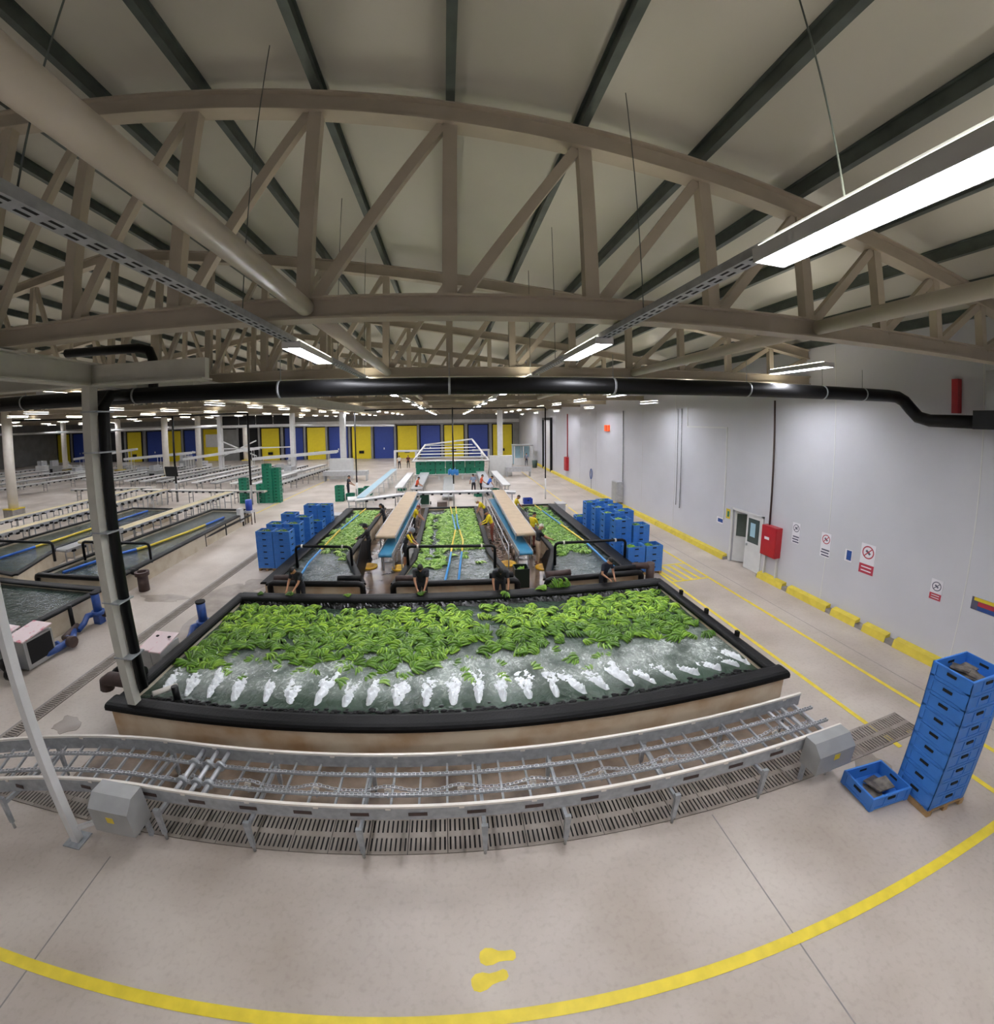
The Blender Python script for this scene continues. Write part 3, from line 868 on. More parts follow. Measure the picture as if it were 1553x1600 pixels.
# stone-like lumps of dark liner at the waterline along the front
rd = random.Random(3)
lm = MB()
for k in range(420):
    x = rd.uniform(TX0 + .5, TX1 - .5); y = TY0 + .6 + abs(rd.gauss(0, .06))
    s = rd.uniform(.02, .055)
    lm.ball((x, y, .565 + rd.uniform(-.02, .01)), (s * 1.5, s, s * .5), 6, 4)
o = lm.build('wet_liner_lumps', M_black, bt); o['kind'] = 'stuff'
def liner(y0, z0, y1, z1, seed):
    rd = random.Random(seed); m = MB(); nx = 260; ny = 5
    vs = [(TX0 + .3 + (TX1 - TX0 - .6) * i / nx, y0 + (y1 - y0) * j / ny + rd.uniform(-.012, .012), z0 + (z1 - z0) * j / ny + (rd.uniform(-.016, .016) if 0 < j < ny else 0)) for j in range(ny + 1) for i in range(nx + 1)]
    m.add(vs, [(j * (nx + 1) + i, j * (nx + 1) + i + 1, (j + 1) * (nx + 1) + i + 1, (j + 1) * (nx + 1) + i) for j in range(ny) for i in range(nx)])
    return m
M_liner = mat('wet_black_liner', '0c0e0e', 0.12, var=.3, scale=6, bump=.3, bscale=30)
liner(TY0 + .34, .7, TY0 + .62, .545, 1).build('wet_liner', M_liner, bt)
liner(TY1 - .4, .7, TY1 - .62, .545, 2).build('wet_liner', M_liner, bt)
tb = MB(); tb.cyl((-6.05, 6.35, .82), (-5.75, 6.75, .78), .055, 10)
tb.build('white_pipe_stub', M_whitepl, bt)
MB().cyl((-5.7, 6.6, .4), (-5.72, 6.62, .86), .07, 10).build('black_pipe_stub', M_blackp, bt)
for k, y in enumerate((6.6, 6.95)):
    MB().tube([(-6.7, y, .86), (-7.3, y, .86), (-7.42, y, .78), (-7.45, y, .6)], .15 - k * .02, 12).build('overflow_pipe', M_brown if k == 0 else M_blackp, bt)
for y in (7.6, 8.9, 10.2):
    MB().b(TX1 - .12, TX1 - .04, y - .05, y + .05, .74, .9).build('rim_clip', M_blackp, bt)
wtr = MB()
nx, ny = 60, 26
vs = [(TX0 + .3 + (TX1 - TX0 - .6) * i / nx, TY0 + .3 + (TY1 - TY0 - .6) * j / ny, .56 + .008 * math.sin(i * 1.7 + j) + .008 * math.sin(j * 1.3 - i * .6)) for j in range(ny + 1) for i in range(nx + 1)]
wtr.add(vs, [(j * (nx + 1) + i, j * (nx + 1) + i + 1, (j + 1) * (nx + 1) + i + 1, (j + 1) * (nx + 1) + i) for j in range(ny) for i in range(nx)], True)
o = wtr.build('water', M_water, loc=(0, 0, 0)); o['kind'] = 'stuff'; o['label'] = 'foaming dark green water in the big tank'; o['category'] = 'water'

# white water jets: lumpy plumes thrown forward from the front of the tank
JX = [-6.12, -5.58, -5.07, -4.5, -3.82, -3.3, -2.77, -2.2, -1.73, -1.18, -.61, -.08, .42, .91, 1.42, 1.98, 2.56, 3.05, 3.6, 4.1, 4.6, 5.15, 5.72, 6.2, 6.5]
from mathutils import noise as mnoise
for k, x in enumerate(JX):
    rd = random.Random(50 + k)
    Lj = rd.uniform(.95, 1.35) if k < 19 else rd.uniform(.5, .85)
    if k >= 23: Lj = 1.0 if k == 24 else .6
    wj = (.1 if k < 20 else .075) * rd.uniform(.8, 1.2)
    y0 = 6.7
    dx = -.22 if x < -3 else (.03 if x < 2.4 else -.24)
    nu, nv = 40, 15
    m = MB(); vs = []
    for i in range(nu + 1):
        u = i / nu
        for j in range(nv):
            v = j / (nv - 1) * 2 - 1
            wd = wj * (.4 + 1.0 * min(1, u * 2.0)) * (1 + 1.3 * max(0, u - .4))
            px = x + dx * u * 1.3 + v * wd * 1.25; py = y0 + u * Lj
            n1 = mnoise.noise((px * 9, py * 7, k * 3.1)); n2 = mnoise.noise((px * 24, py * 20, k * 1.7))
            env = (1 - abs(v) ** 2.0) * min(1, u * 9) * (1 - u ** 1.5)
            h = env * (.12 + .1 * n1 + .07 * n2) - .025 + .05 * n2 * u + .05 * n1 * u - .035 * u
            vs.append((px + .012 * n2, py, .565 + h))
    m.add(vs, [(i * nv + j, i * nv + j + 1, (i + 1) * nv + j + 1, (i + 1) * nv + j) for i in range(nu) for j in range(nv - 1)], True)
    tag(m.build('water_jet', M_foam, loc=(x, y0, .56)), 'white foaming water jet, %s from the left in the big tank' % (NTH[k] if k < 20 else ['twenty-first', 'twenty-second', 'twenty-third', 'twenty-fourth', 'last'][k - 20]), 'water jet', 'water jets')

def poly_tank(name, label, pts, front_i, z=.66, rimw=None, wall=M_tank, water=None, wlabel=None):
    cx = sum(p[0] for p in pts) / len(pts); cy = sum(p[1] for p in pts) / len(pts)
    t = thing('wash_tank', label, 'tank', (cx, cy, 0))
    n = len(pts)
    for k in range(n):
        p, q = pts[k], pts[(k + 1) % n]
        MB().bar((p[0], p[1], z / 2), (q[0], q[1], z / 2), .16, z).build('tank_wall', wall, t)
        rimbar(MB(), p, q, (rimw or {}).get(k, .24), .08, z).build('rim_pad', M_black, t)
    o = MB().poly(pts, .55, .57).build('water', water, loc=(0, 0, 0)); o['kind'] = 'stuff'; o['label'] = wlabel; o['category'] = 'water'
    return t
PL = [(-6.3, 12.5), (-3.0, 12.5), (-4.15, 15.3), (-4.15, 24.2), (-6.3, 24.2)]
PC = [(-1.95, 12.5), (2.05, 12.4), (1.5, 15.4), (1.5, 24.0), (-1.5, 24.0), (-1.5, 15.0)]
PR = [(3.1, 12.35), (6.35, 12.35), (6.3, 24.0), (4.1, 24.0), (4.1, 15.2)]
tL = poly_tank('x', 'left of the three long sorting tanks beside the left blue crates', PL, 0, rimw={4: .5}, water=M_water2, wlabel='grey rippling water in the left sorting tank')
tC = poly_tank('x', 'middle one of the three long sorting tanks, between the two belt conveyors', PC, 0, water=M_water2, wlabel='grey rippling water in the middle sorting tank')
tR = poly_tank('x', 'right of the three long sorting tanks beside the right blue crates', PR, 0, rimw={1: .55}, water=M_water2, wlabel='grey rippling water in the right sorting tank')
def ubend(p, q, z, zl, r, n=12):
    return MB().tube([(p[0], p[1], zl), (p[0], p[1], z - .12), (p[0] + .04, p[1], z - .04), (p[0] + .14, p[1], z), (q[0] - .14, q[1], z), (q[0] - .04, q[1], z - .04), (q[0], q[1], z - .12), (q[0], q[1], zl)], r, n)
for t, (p, q) in ((tL, ((-6.1, 12.3), (-2.95, 12.3))), (tC, ((-1.95, 12.25), (2.1, 12.2))), (tR, ((3.05, 12.1), (6.4, 12.1)))):
    ubend(p, q, .8, .15, .1).build('header_pipe', M_blackp, t)
    MB().tube([(p[0] + .05, p[1] + .3, .85), (p[0] + .9, p[1] + .34, .87)], .11, 10).build('pipe_sleeve', M_brown, t)
    MB().tube([(q[0] - .9, q[1] + .34, .85), (q[0] - .1, q[1] + .3, .87)], .11, 10).build('pipe_sleeve', M_blackp, t)
for t, (p, q) in ((tL, ((-5.9, 14.3), (-3.75, 14.2))), (tC, ((-1.65, 14.15), (1.55, 13.95))), (tR, ((3.8, 13.9), (6.55, 13.8)))):
    ubend(p, q, 1.45, .6, .055, 10).build('spray_pipe', M_blackp, t)
    for f in (.12, .85):
        x = p[0] + (q[0] - p[0]) * f
        MB().tube([(x - .03, p[1] + (q[1] - p[1]) * f, 1.45), (x + .03, p[1] + (q[1] - p[1]) * f, 1.45)], .075, 10).build('pipe_clamp', M_whitepl, t)
MB().cyl((6.3, 12.6, .85), (6.9, 12.5, .85), .12, 10).build('outlet_pipe', M_brown, tR)
MB().cyl((6.95, 12.5, 0), (6.95, 12.5, .95), .15, 12).build('stand_pipe', M_brown, tR)
for t, lst in ((tL, [(-5.3, 24.1), (-5.6, 19), (-5.55, 14.6), (-5.35, 12.9)]), (tR, [(5.2, 24), (5.55, 19), (5.78, 16), (5.72, 13.7), (5.85, 12.7)])):
    MB().tube([(x, y, .7) for x, y in lst], .04, 8).build('floating_hose', M_hose, t)
MB().tube([(-.05, 24, .72), (.18, 19, .72), (.0, 16.5, .72), (-.12, 14.6, .66), (-.28, 12.8, .62)], .04, 8).build('floating_hose', M_hose, tC)
MB().tube([(.27, 24, .72), (.3, 20, .72), (.48, 17, .72), (.3, 14.6, .66), (.18, 12.8, .62)], .04, 8).build('floating_hose', M_hose, tC)

# ================================================================== BANANAS
def hand_mesh(seed, fingers=7, seg=5, sides=6, Lf=.27):
    """Hand of bananas lying flat: thick fingers side by side from one crown, all curving the same way."""
    rd = random.Random(seed)
    m = MB()
    sgn = 1 if seed % 2 else -1
    for i in range(fingers):
        v = (i - (fingers - 1) / 2) / max(1, fingers - 1)
        a0 = v * R(84) + rd.uniform(-.05, .05)
        L_ = Lf * rd.uniform(.92, 1.08) * (1 - .25 * abs(v))
        z0 = .015 + .02 * (i % 2)
        pts, rs = [], []
        x, y, a = .09 * v, 0.0, a0
        for j in range(seg + 1):
            u = j / seg
            pts.append((x, y - .1, z0 + .045 * math.sin(u * math.pi)))
            rs.append((.011, .02, .0255, .0245, .019, .006)[int(round(u * 5))])
            x += math.sin(a) * L_ / seg; y += math.cos(a) * L_ / seg
            a += sgn * R(10) - v * R(13)
        m.tube(pts, .02, sides, True, rs)
    m.box((0, -.11, .03), (.08, .05, .03))
    return m
HM = [hand_mesh(i, 6 + i % 3).mesh('banana_bunch', M_ban) for i in range(8)]
def scatter(pred, box, step, seed, jit=.5):
    rd = random.Random(seed)
    out = []
    y = box[2]
    row = 0
    while y < box[3]:
        x = box[0] + (row % 2) * step * .5
        while x < box[1]:
            px, py = x + rd.uniform(-jit, jit) * step, y + rd.uniform(-jit, jit) * step * .7
            if pred(px, py, rd):
                out.append((px, py, rd.uniform(0, 6.28), rd.uniform(1.0, 1.35), rd.randrange(8), rd.uniform(-.22, .22), rd.uniform(-.22, .22)))
            x += step
        y += step * .7
        row += 1
    return out
def nz(x, y):
    return .5 + .25 * math.sin(1.3 * x + .7 * y) + .2 * math.sin(2.9 * x - 2.1 * y + 1) + .12 * math.sin(5.1 * y + x)
def pred_main(x, y, rd):
    lo = 8.25 + .3 * math.sin(x * .9) + .2 * math.sin(x * 2.3 + 1)
    if x < -5.4: lo = 7.75
    if x > 3.6: lo = 8.35 - (.2 if x > 5 else 0)
    if abs(x) > 6.4 or y > 11.0 or y < lo: return False
    if y > 10.6 and (-4.2 < x < 3.3): return rd.random() < .35
    if (abs(x - .9) < .28 and 9.0 < y < 10.8): return rd.random() < .3
    return rd.random() < (.55 if y < lo + .35 else .98)
hands = scatter(pred_main, (-6.45, 6.45, 7.6, 11.0), .265, 11)
hands.sort(key=lambda h: h[1])
near, rest = hands[:300], hands[300:]
BL = 'bunch of green bananas floating among the others in the big tank'
for (x, y, a, s, k, tx, ty) in near:
    o = bpy.data.objects.new('banana_bunch', HM[k]); COL.objects.link(o)
    o.location = (x, y, .545); o.rotation_euler = (tx, ty, a); o.scale = (s, s, s)
    tag(o, BL, 'bananas', 'bananas floating in the big tank')
LOW = [hand_mesh(100 + i, 6, 5, 4) for i in range(6)]
def stuff_bananas(label, lst, zz=.545, m=M_ban):
    vs, fs, off = [], [], 0
    for (x, y, a, s, k, tx, ty) in lst:
        src = LOW[k % 6]
        M4 = np.array(Matrix.Translation((x, y, zz)) @ Matrix.Rotation(a, 4, 'Z') @ Matrix.Rotation(ty, 4, 'Y') @ Matrix.Rotation(tx, 4, 'X') @ Matrix.Scale(s, 4))
        v = np.array(src.v) @ M4[:3, :3].T + M4[:3, 3]
        vs.append(v); fs += [tuple(i + off for i in f) for f in src.f]; off += len(v)
    me = bpy.data.meshes.new('floating_bananas')
    me.from_pydata(np.concatenate(vs).tolist(), [], fs)
    me.polygons.foreach_set('use_smooth', [True] * len(fs))
    me.materials.append(m)
    o = bpy.data.objects.new('floating_bananas', me); COL.objects.link(o)
    o['kind'] = 'stuff'; o['label'] = label; o['category'] = 'bananas'
    return o
stuff_bananas('far green bananas crowded toward the back of the big tank', rest)
stuff_bananas('half-sunk bananas drifting in the foam in front of the others', scatter(lambda x, y, rd: abs(x) < 6.3 and x < 3.6 and rd.random() < (.55 if y > 7.9 else .25), (-6.3, 6.3, 7.65, 8.35), .3, 21), zz=.475, m=M_ban2)
stuff_bananas('green bananas filling the middle sorting tank', scatter(lambda x, y, rd: abs(x) < 1.33 and not (abs(x + .85) < .22 and 15 < y < 23 and rd.random() < .85) and not (y > 22.8 and x < -.3) and (y > 16.2 or rd.random() < .12 or x < -.3), (-1.4, 1.4, 14.3, 23.9), .24, 5), m=M_ban2)
stuff_bananas('green bananas filling the left sorting tank', scatter(lambda x, y, rd: -5.95 < x < -4.35 and (y > 16.6 or rd.random() < .35) and (x > -5.7 or rd.random() < .4) and not (abs(x + 4.9) < .2 and 20.3 < y < 21.2), (-6.1, -4.3, 15.3, 24.0), .24, 6), m=M_ban2)
stuff_bananas('green bananas filling the right sorting tank', scatter(lambda x, y, rd: 4.3 < x < 5.75 and (y > 15.8 or rd.random() < .4) and not (abs(x - 4.5) < .2 and 20.5 < y < 23.5), (4.2, 5.85, 15.0, 23.8), .24, 8), m=M_ban2)
def loose(label, x, y, z, a, s=1.1, k=0, name='banana_bunch', **kw):
    o = bpy.data.objects.new(name, HM[k]); COL.objects.link(o)
    o.location = (x, y, z); o.rotation_euler = (kw.get('tx', 0), 0, a); o.scale = (s, s, s)
    return tag(o, label, 'bananas')
loose('green banana bunch lying on the tank rim right of the third worker', 2.75, 11.42, .79, .5, 1.1, 2)
t = thing('banana_pile', 'green bananas stacked on the back rim of the big tank', 'bananas', (3.35, 11.55, .79))
for k in range(6):
    link_part('banana_bunch', HM[k], t, (-.2 + .2 * (k % 3), .05 * (k // 3), .1 * (k // 3)), (R(60), 0, .3 * k))

# ================================================================== CRATES
def crate_meshes(L, W, H, m, tag_):
    """Open stacking crate: hollow body with rim and ribs; dark hand slots as a separate part mesh."""
    b = MB(); t = .02
    b.b(-L / 2, L / 2, -W / 2, -W / 2 + t, 0, H).b(-L / 2, L / 2, W / 2 - t, W / 2, 0, H)
    b.b(-L / 2, -L / 2 + t, -W / 2 + t, W / 2 - t, 0, H).b(L / 2 - t, L / 2, -W / 2 + t, W / 2 - t, 0, H)
    b.b(-L / 2 + t, L / 2 - t, -W / 2 + t, W / 2 - t, 0, .015)
    e = .012
    for z in (H - .03, H * .12):                                       # rim and foot bands
        b.b(-L / 2 - e, L / 2 + e, -W / 2 - e, -W / 2, z, z + .025).b(-L / 2 - e, L / 2 + e, W / 2, W / 2 + e, z, z + .025)
        b.b(-L / 2 - e, -L / 2, -W / 2, W / 2, z, z + .025).b(L / 2, L / 2 + e, -W / 2, W / 2, z, z + .025)
    for sx in (-1, 1):                                                 # corner posts and ribs
        for sy in (-1, 1):
            b.b(*sorted((sx * L / 2 + sx * e, sx * (L / 2 - .07))), *sorted((sy * W / 2 + sy * e, sy * W / 2)), 0, H - .03)
            b.b(*sorted((sx * L / 2 + sx * e, sx * L / 2)), *sorted((sy * W / 2 + sy * e, sy * (W / 2 - .07))), 0, H - .03)
    for x in (-L * .17, L * .17):
        for sy in (-1, 1):
            b.b(x - .01, x + .01, *sorted((sy * (W / 2 + e), sy * W / 2)), H * .12, H)
    h = MB(); h.b(-.075, .075, W / 2 - t - .003, W / 2 + e + .003, H * .6, H * .76)
    g = MB(); g.b(L / 2 - t - .003, L / 2 + e + .003, -.075, .075, H * .6, H * .76)
    return b.mesh('plastic_crate', m), h.mesh('hand_slot', M_dark), g.mesh('hand_slot', M_dark)
def place_crate(ms, loc, rz, label, group, name='plastic_crate'):
    o = bpy.data.objects.new(name, ms[0]); COL.objects.link(o)
    o.location = loc; o.rotation_euler = (0, 0, rz)
    WM[o.name] = Matrix.Translation(loc) @ Matrix.Rotation(rz, 4, 'Z')
    tag(o, label, 'crate', group)
    for me in ms[1:]:
        link_part('hand_slot', me, o); link_part('hand_slot', me, o, rot=(0, 0, math.pi))
    return o
def pallet(label, loc, L, W, rz=0.0):
    t = thing('wooden_pallet', label, 'pallet', loc, rz, 'wooden pallets under crates')
    for k in range(5):
        y = -W / 2 + .06 + k * (W - .12) / 4
        MB().b(-L / 2, L / 2, y - .05, y + .05, .085, .105).build('top_plank', M_wood, t, world=False)
    for x in (-L / 2 + .06, 0, L / 2 - .06):
        MB().b(x - .05, x + .05, -W / 2, W / 2, 0, .085).build('runner', M_wood, t, world=False)
    return t
CB = crate_meshes(.8, .64, .262, M_blue, 'b')
CM = crate_meshes(.7, .56, .262, M_blue, 'm')
CG = crate_meshes(.62, .45, .24, M_green, 'g')
# tall stack at the right edge
SX, SY, SR = 7.42, 2.98, R(-6)
pallet('wooden pallet under the tall blue crate stack at the right edge', (SX, SY, 0), .86, .7, SR)
for k in range(9):
    place_crate(CB, (SX, SY, .106 + k * .258), SR, 'blue plastic crate, %s in the tall stack at the right edge' % ((ORD[k] + ' from the floor') if k else 'lowest') if k < 8 else 'topmost blue plastic crate of the tall stack, holding dark sheets', 'tall crate stack at the right edge')
M_sheet = mat('dark_sheet', '3b3733', 0.6, col2='6d655c', scale=9)
a = MB()
for k in range(9):
    rd = random.Random(k)
    a.box((SX + rd.uniform(-.12, .12), SY + rd.uniform(-.1, .1), .106 + 8 * .258 + .1 + k * .012), (rd.uniform(.2, .4), rd.uniform(.18, .3), .02), rz=rd.uniform(0, 3), rx=rd.uniform(-.15, .15), ry=rd.uniform(-.15, .15))
tag(a.build('foam_sheets', M_sheet), 'dark foam sheets piled in the topmost crate of the tall stack', 'foam sheets')
place_crate(CB, (6.62, 3.42, .02), R(-6), 'single blue crate standing beside the foot of the tall stack', 'tall crate stack at the right edge')
a = MB()
a.box((6.7, 3.45, .12), (.42, .3, .02), rz=.2, ry=.25).box((6.5, 3.36, .08), (.3, .3, .02), rz=.7).box((6.72, 3.38, .16), (.3, .25, .02), rz=-.3, ry=-.3)
tag(a.build('foam_sheets', M_sheet), 'dark foam sheets in the single crate beside the tall stack', 'foam sheets')
tag(MB().b(6.25, 6.98, 3.15, 3.7, 0, .02).build('wooden_board', M_wood), 'thin board under the single blue crate', 'board')

def stack(x, y, n, where, top=True, ms=CM, rz=0.0, dz=.262, L=.74, W=.6, bananas=True, group='blue crate stacks'):
    pallet('pallet under %s' % where, (x, y, 0), L, W, rz)
    for k in range(n):
        place_crate(ms, (x, y, .106 + k * dz), rz, ('blue crate, %s from the floor in %s' % (ORD[k], where)) if k < n - 1 else 'topmost blue crate of %s' % where, group)
    if bananas:
        t = thing('banana_pile', 'green bananas in the topmost crate of %s' % where, 'bananas', (x, y, .106 + (n - 1) * dz + .1), rz)
        for k in range(5):
            link_part('banana_bunch', HM[(k * 3) % 8], t, (-.2 + .2 * (k % 3), -.1 + .2 * (k // 3), .04), (.3 * (k % 2), .2, 1.3 * k), (.9, .9, .9))
for x, y, n, wh in ((-7.72, 15.75, 6, 'the front left stack by the aisle'), (-6.98, 15.75, 6, 'the front stack next to the left tank'),
                    (-7.8, 16.95, 6, 'the second-row stack by the left aisle'), (-7.02, 17.0, 6, 'the second-row stack next to the left tank'),
                    (-7.95, 18.9, 6, 'the third-row stack by the left aisle'), (-7.0, 18.25, 6, 'the third-row stack next to the left tank'),
                    (-7.55, 20.95, 6, 'the rearmost stack by the left aisle'), (-6.8, 20.95, 6, 'the rearmost stack next to the left tank'), (-6.85, 19.6, 4, 'the low stack between the left rear stacks')):
    stack(x, y, n, wh, group='blue crate stacks left of the tanks')
for x, y, n, wh in ((6.98, 13.95, 4, 'the low front stack next to the right tank'), (7.74, 13.95, 4, 'the low front stack by the yellow line'),
                    (6.98, 15.2, 7, 'the second-row stack next to the right tank'), (7.74, 15.1, 6, 'the second-row stack by the yellow line'),
                    (6.98, 16.35, 7, 'the third-row stack next to the right tank'), (7.74, 16.6, 7, 'the third-row stack by the yellow line'),
                    (6.98, 17.5, 7, 'the fourth-row stack next to the right tank'), (7.74, 17.8, 7, 'the fourth-row stack by the yellow line'),
                    (6.98, 18.7, 7, 'the fifth-row stack next to the right tank'), (7.74, 18.95, 7, 'the fifth-row stack by the yellow line'), (6.95, 20.1, 3, 'the lowest rear stack next to the right tank')):
    stack(x, y, n, wh, group='blue crate stacks right of the tanks')
# green stacks by the left aisle
def gstack(x, y, n, where, rz=0.0):
    for k in range(n):
        place_crate(CG, (x, y, .0 + k * .245), rz, 'green crate, %s from the floor in %s' % (ORD[k], where) if k < n - 1 else 'topmost green crate of %s' % where, 'green crate stacks')
for k, (x, y, n) in enumerate(((-16.1, 29.6, 8), (-14.7, 29.7, 6), (-14.05, 29.75, 11), (-13.5, 29.9, 11), (-14.6, 30.6, 12))):
    gstack(x, y, n, ['the slim green stack by the black post', 'the lower green stack at the aisle front', 'the tall green stack at the aisle front', 'the tall green stack nearest the yellow line', 'the tallest green stack behind'][k])
for k, (x, y, n) in enumerate(((-8.6, 30.2, 5), (-7.95, 30.9, 2), (-7.3, 31.6, 3), (-6.9, 32.6, 3))):
    gstack(x, y, n, ['the green stack before the dark-clad man', 'the low green stack at his feet', 'the green stack beside the sloping blue belt', 'the green stack behind the sloping blue belt'][k])

# ================================================================== CHAIN CONVEYOR IN FRONT
def path_pts():
    """Centre line of the chain conveyor: straight along X, curving toward the camera at the left end."""
    P = []
    for x in np.arange(6.4, -4.61, -.2):
        P.append((x, 4.68))
    for s in np.arange(.15, 4.6, .15):
        a = s / 7.5
        P.append((-4.6 - 7.5 * math.sin(a), 4.68 - 7.5 * (1 - math.cos(a))))
    return P
CP = path_pts()
def off(d, z, x_lo=-99, x_hi=99):
    out = []
    for i, p in enumerate(CP):
        q, r_ = CP[max(0, i - 1)], CP[min(len(CP) - 1, i + 1)]
        t_ = Vector((r_[0] - q[0], r_[1] - q[1], 0)).normalized()
        nrm = Vector((t_.y, -t_.x, 0))            # points to +Y side on the straight run
        if nrm.y < 0: nrm = -nrm
        v = Vector((p[0], p[1], 0)) + nrm * d
        if x_lo <= v.x <= x_hi:
            out.append((v.x, v.y, z))
    return out
def ribbon(mb, pts, w, h):
    """Rectangular strip swept along a level path."""
    n = len(pts); vs, fs = [], []
    for i, p in enumerate(pts):
        a, b = Vector(pts[max(0, i - 1)]), Vector(pts[min(n - 1, i + 1)])
        d = (b - a).normalized(); s = Vector((-d.y, d.x, 0)).normalized()
        for u, v in ((-1, 0), (1, 0), (1, 1), (-1, 1)):
            vs.append(Vector(p) + s * (u * w / 2) + Vector((0, 0, v * h)))
    for i in range(n - 1):
        for k in range(4):
            fs.append((4 * i + k, 4 * i + (k + 1) % 4, 4 * i + 4 + (k + 1) % 4, 4 * i + 4 + k))
    fs += [(3, 2, 1, 0), (4 * n - 4, 4 * n - 3, 4 * n - 2, 4 * n - 1)]
    mb.add(vs, fs)
    return mb
cc = thing('chain_conveyor', 'low steel chain conveyor with white guide rails in front of the big tank', 'conveyor', (0, 4.68, 0))
for d, nm in ((-.48, 'front'), (.48, 'rear')):
    ribbon(MB(), off(d, .62), .012, .22).build('side_plate', M_galv, cc)
    g = MB(); ribbon(g, off(d, .86), .045, .035); g.build('guide_rail', M_whitepl, cc)
    for p in off(d, .84)[2::5]:
        MB().box((p[0], p[1], .845), (.07, .03, .05)).build('rail_clip', M_whitepl, cc)
    if d < 0:
        for p in off(d - .012, .7)[3::4]:
            MB().box((p[0], p[1], .73), (.26, .006, .06)).build('side_slot', M_brown, cc)
for p, q in list(zip(off(-.48, .66), off(.48, .66)))[1::2]:
    MB().bar((p[0], p[1], .66), (q[0], q[1], .66), .03, .04).build('cross_bar', M_galv, cc)
def chain(mb, pts, pitch=.062):
    acc, i = 0.0, 0
    for a, b in zip(pts[:-1], pts[1:]):
        a, b = Vector(a), Vector(b); d = b - a; L_ = d.length
        s = acc
        while s < L_:
            c = a + d * (s / L_); e = c + d.normalized() * pitch * .86
            n_ = Vector((-d.y, d.x, 0)).normalized() * (.016 if i % 2 else .024)
            for sg in (-1, 1):
                mb.bar(c + n_ * sg, e + n_ * sg, .007, .026)
            mb.bar(c - n_ * 1.1, c + n_ * 1.1, .012, .012)
            s += pitch; i += 1
        acc = s - L_
    return mb
for d in (.17, -.2):
    pts = off(d, .79)
    MB_ = chain(MB(), pts); o = MB_.build('drive_chain', M_steel, cc); o['kind'] = 'stuff'
    ribbon(MB(), off(d, .755), .05, .018).build('chain_track', M_galv, cc)
for d in (.0, -.37):
    pts = [(p[0], p[1], .64 + .07 * max(0, math.cos(p[0] * 2 * math.pi / 1.08)) - .02) for p in off(d, 0, -4.3, 6.2)]
    fine = []
    for a, b in zip(pts[:-1], pts[1:]):
        for k in range(3):
            u = k / 3; x = a[0] + (b[0] - a[0]) * u
            fine.append((x, a[1] + (b[1] - a[1]) * u, .64 + .09 * (.5 + .5 * math.cos(x * 2 * math.pi / 1.08)) ** 2))
    o = chain(MB(), fine).build('return_chain', M_steel, cc); o['kind'] = 'stuff'
    x = -4.32 + .0
    for k in range(-4, 6):
        x = k * 1.08
        w_ = MB().tube([(x, 4.68 + d - .015, .645), (x, 4.68 + d + .015, .645)], .05, 14).build('return_wheel', M_whitepl, cc)
        MB().cyl((x, 4.68 + d - .02, .64), (x, 4.68 + d + .02, .64), .012, 6).build('axle', M_galv, w_)
        MB().bar((x, 4.68 + d - .03, .5), (x, 4.68 + d - .03, .66), .02, .006, up=(0, 1, 0)).build('wheel_arm', M_galv, w_)
for x in (-7.0, -4.9, -4.42, -3.0, -1.4, .3, 1.45, 3.12, 4.69, 6.14):
    dy = 0 if x > -4.7 else 7.5 * (1 - math.cos(math.asin(min(1, max(0, (-4.6 - x)) / 7.5))))
    for y in (4.2 - .18, 5.15 + .05):
        l = MB(); yy = y - dy
        l.add([(x - .045, yy, .62), (x + .045, yy, .62), (x + .03, yy, .12), (x - .03, yy, .12), (x - .045, yy + .05, .62), (x + .045, yy + .05, .62), (x + .03, yy + .05, .12), (x - .03, yy + .05, .12)],
              [(0, 1, 2, 3), (7, 6, 5, 4), (0, 4, 5, 1), (1, 5, 6, 2), (2, 6, 7, 3), (3, 7, 4, 0)])
        lg = l.build('leg', M_galv, cc)
        MB().cyl((x, yy + .025, 0), (x, yy + .025, .14), .022, 8).build('foot', M_greym, lg)
    MB().bar((x, 4.05 - dy, .5), (x, 5.2 - dy, .5), .05, .06).build('cross_tie', M_galv, cc)
for x in (-4.2, -3.95, -3.75):
    MB().cyl((x, 4.22, .78), (x, 5.14, .78), .035, 10).build('shaft', M_steel, cc)
    for y in (4.48, 4.85):
        MB().tube([(x, y - .03, .78), (x, y + .03, .78)], .085, 12).build('sprocket', M_galv, cc)
for x in (5.6, 5.9, 6.2):
    MB().bar((x, 4.25, .7), (x, 5.1, .7), .05, .05).build('end_bar', M_steel, cc)
def motor_box(label, x0, x1, y0, y1, z0, z1):
    t = thing('motor_housing', label, 'motor box', ((x0 + x1) / 2, (y0 + y1) / 2, z0), group='conveyor motor boxes')
    c = .16
    prof = [(y1, z0), (y1, z1), (y0 + c, z1), (y0, z1 - c), (y0, z0)]
    vs = [(x0, y, z) for y, z in prof] + [(x1, y, z) for y, z in prof]
    n = len(prof)
    MB().add(vs, [tuple(reversed(range(n))), tuple(range(n, 2 * n))] + [(k, (k + 1) % n, n + (k + 1) % n, n + k) for k in range(n)]).build('cover', M_greym, t)
    xc = (x0 + x1) / 2
    MB().b(xc - .06, xc + .06, y0 - .004, y0, z0 + .22, z0 + .32).build('yellow_warning_label', M_yellow, t)
    MB().bar((x1 - .08, y1 - .05, 0), (x1 - .08, y1 - .05, z0 + .05), .06, .06, up=(0, 1, 0)).build('leg', M_galv, t)
    MB().bar((x0 + .08, y1 - .05, 0), (x0 + .08, y1 - .05, z0 + .05), .06, .06, up=(0, 1, 0)).build('leg', M_galv, t)
motor_box('grey motor box at the left end of the chain conveyor', -5.3, -4.62, 3.72, 4.12, .36, .95)
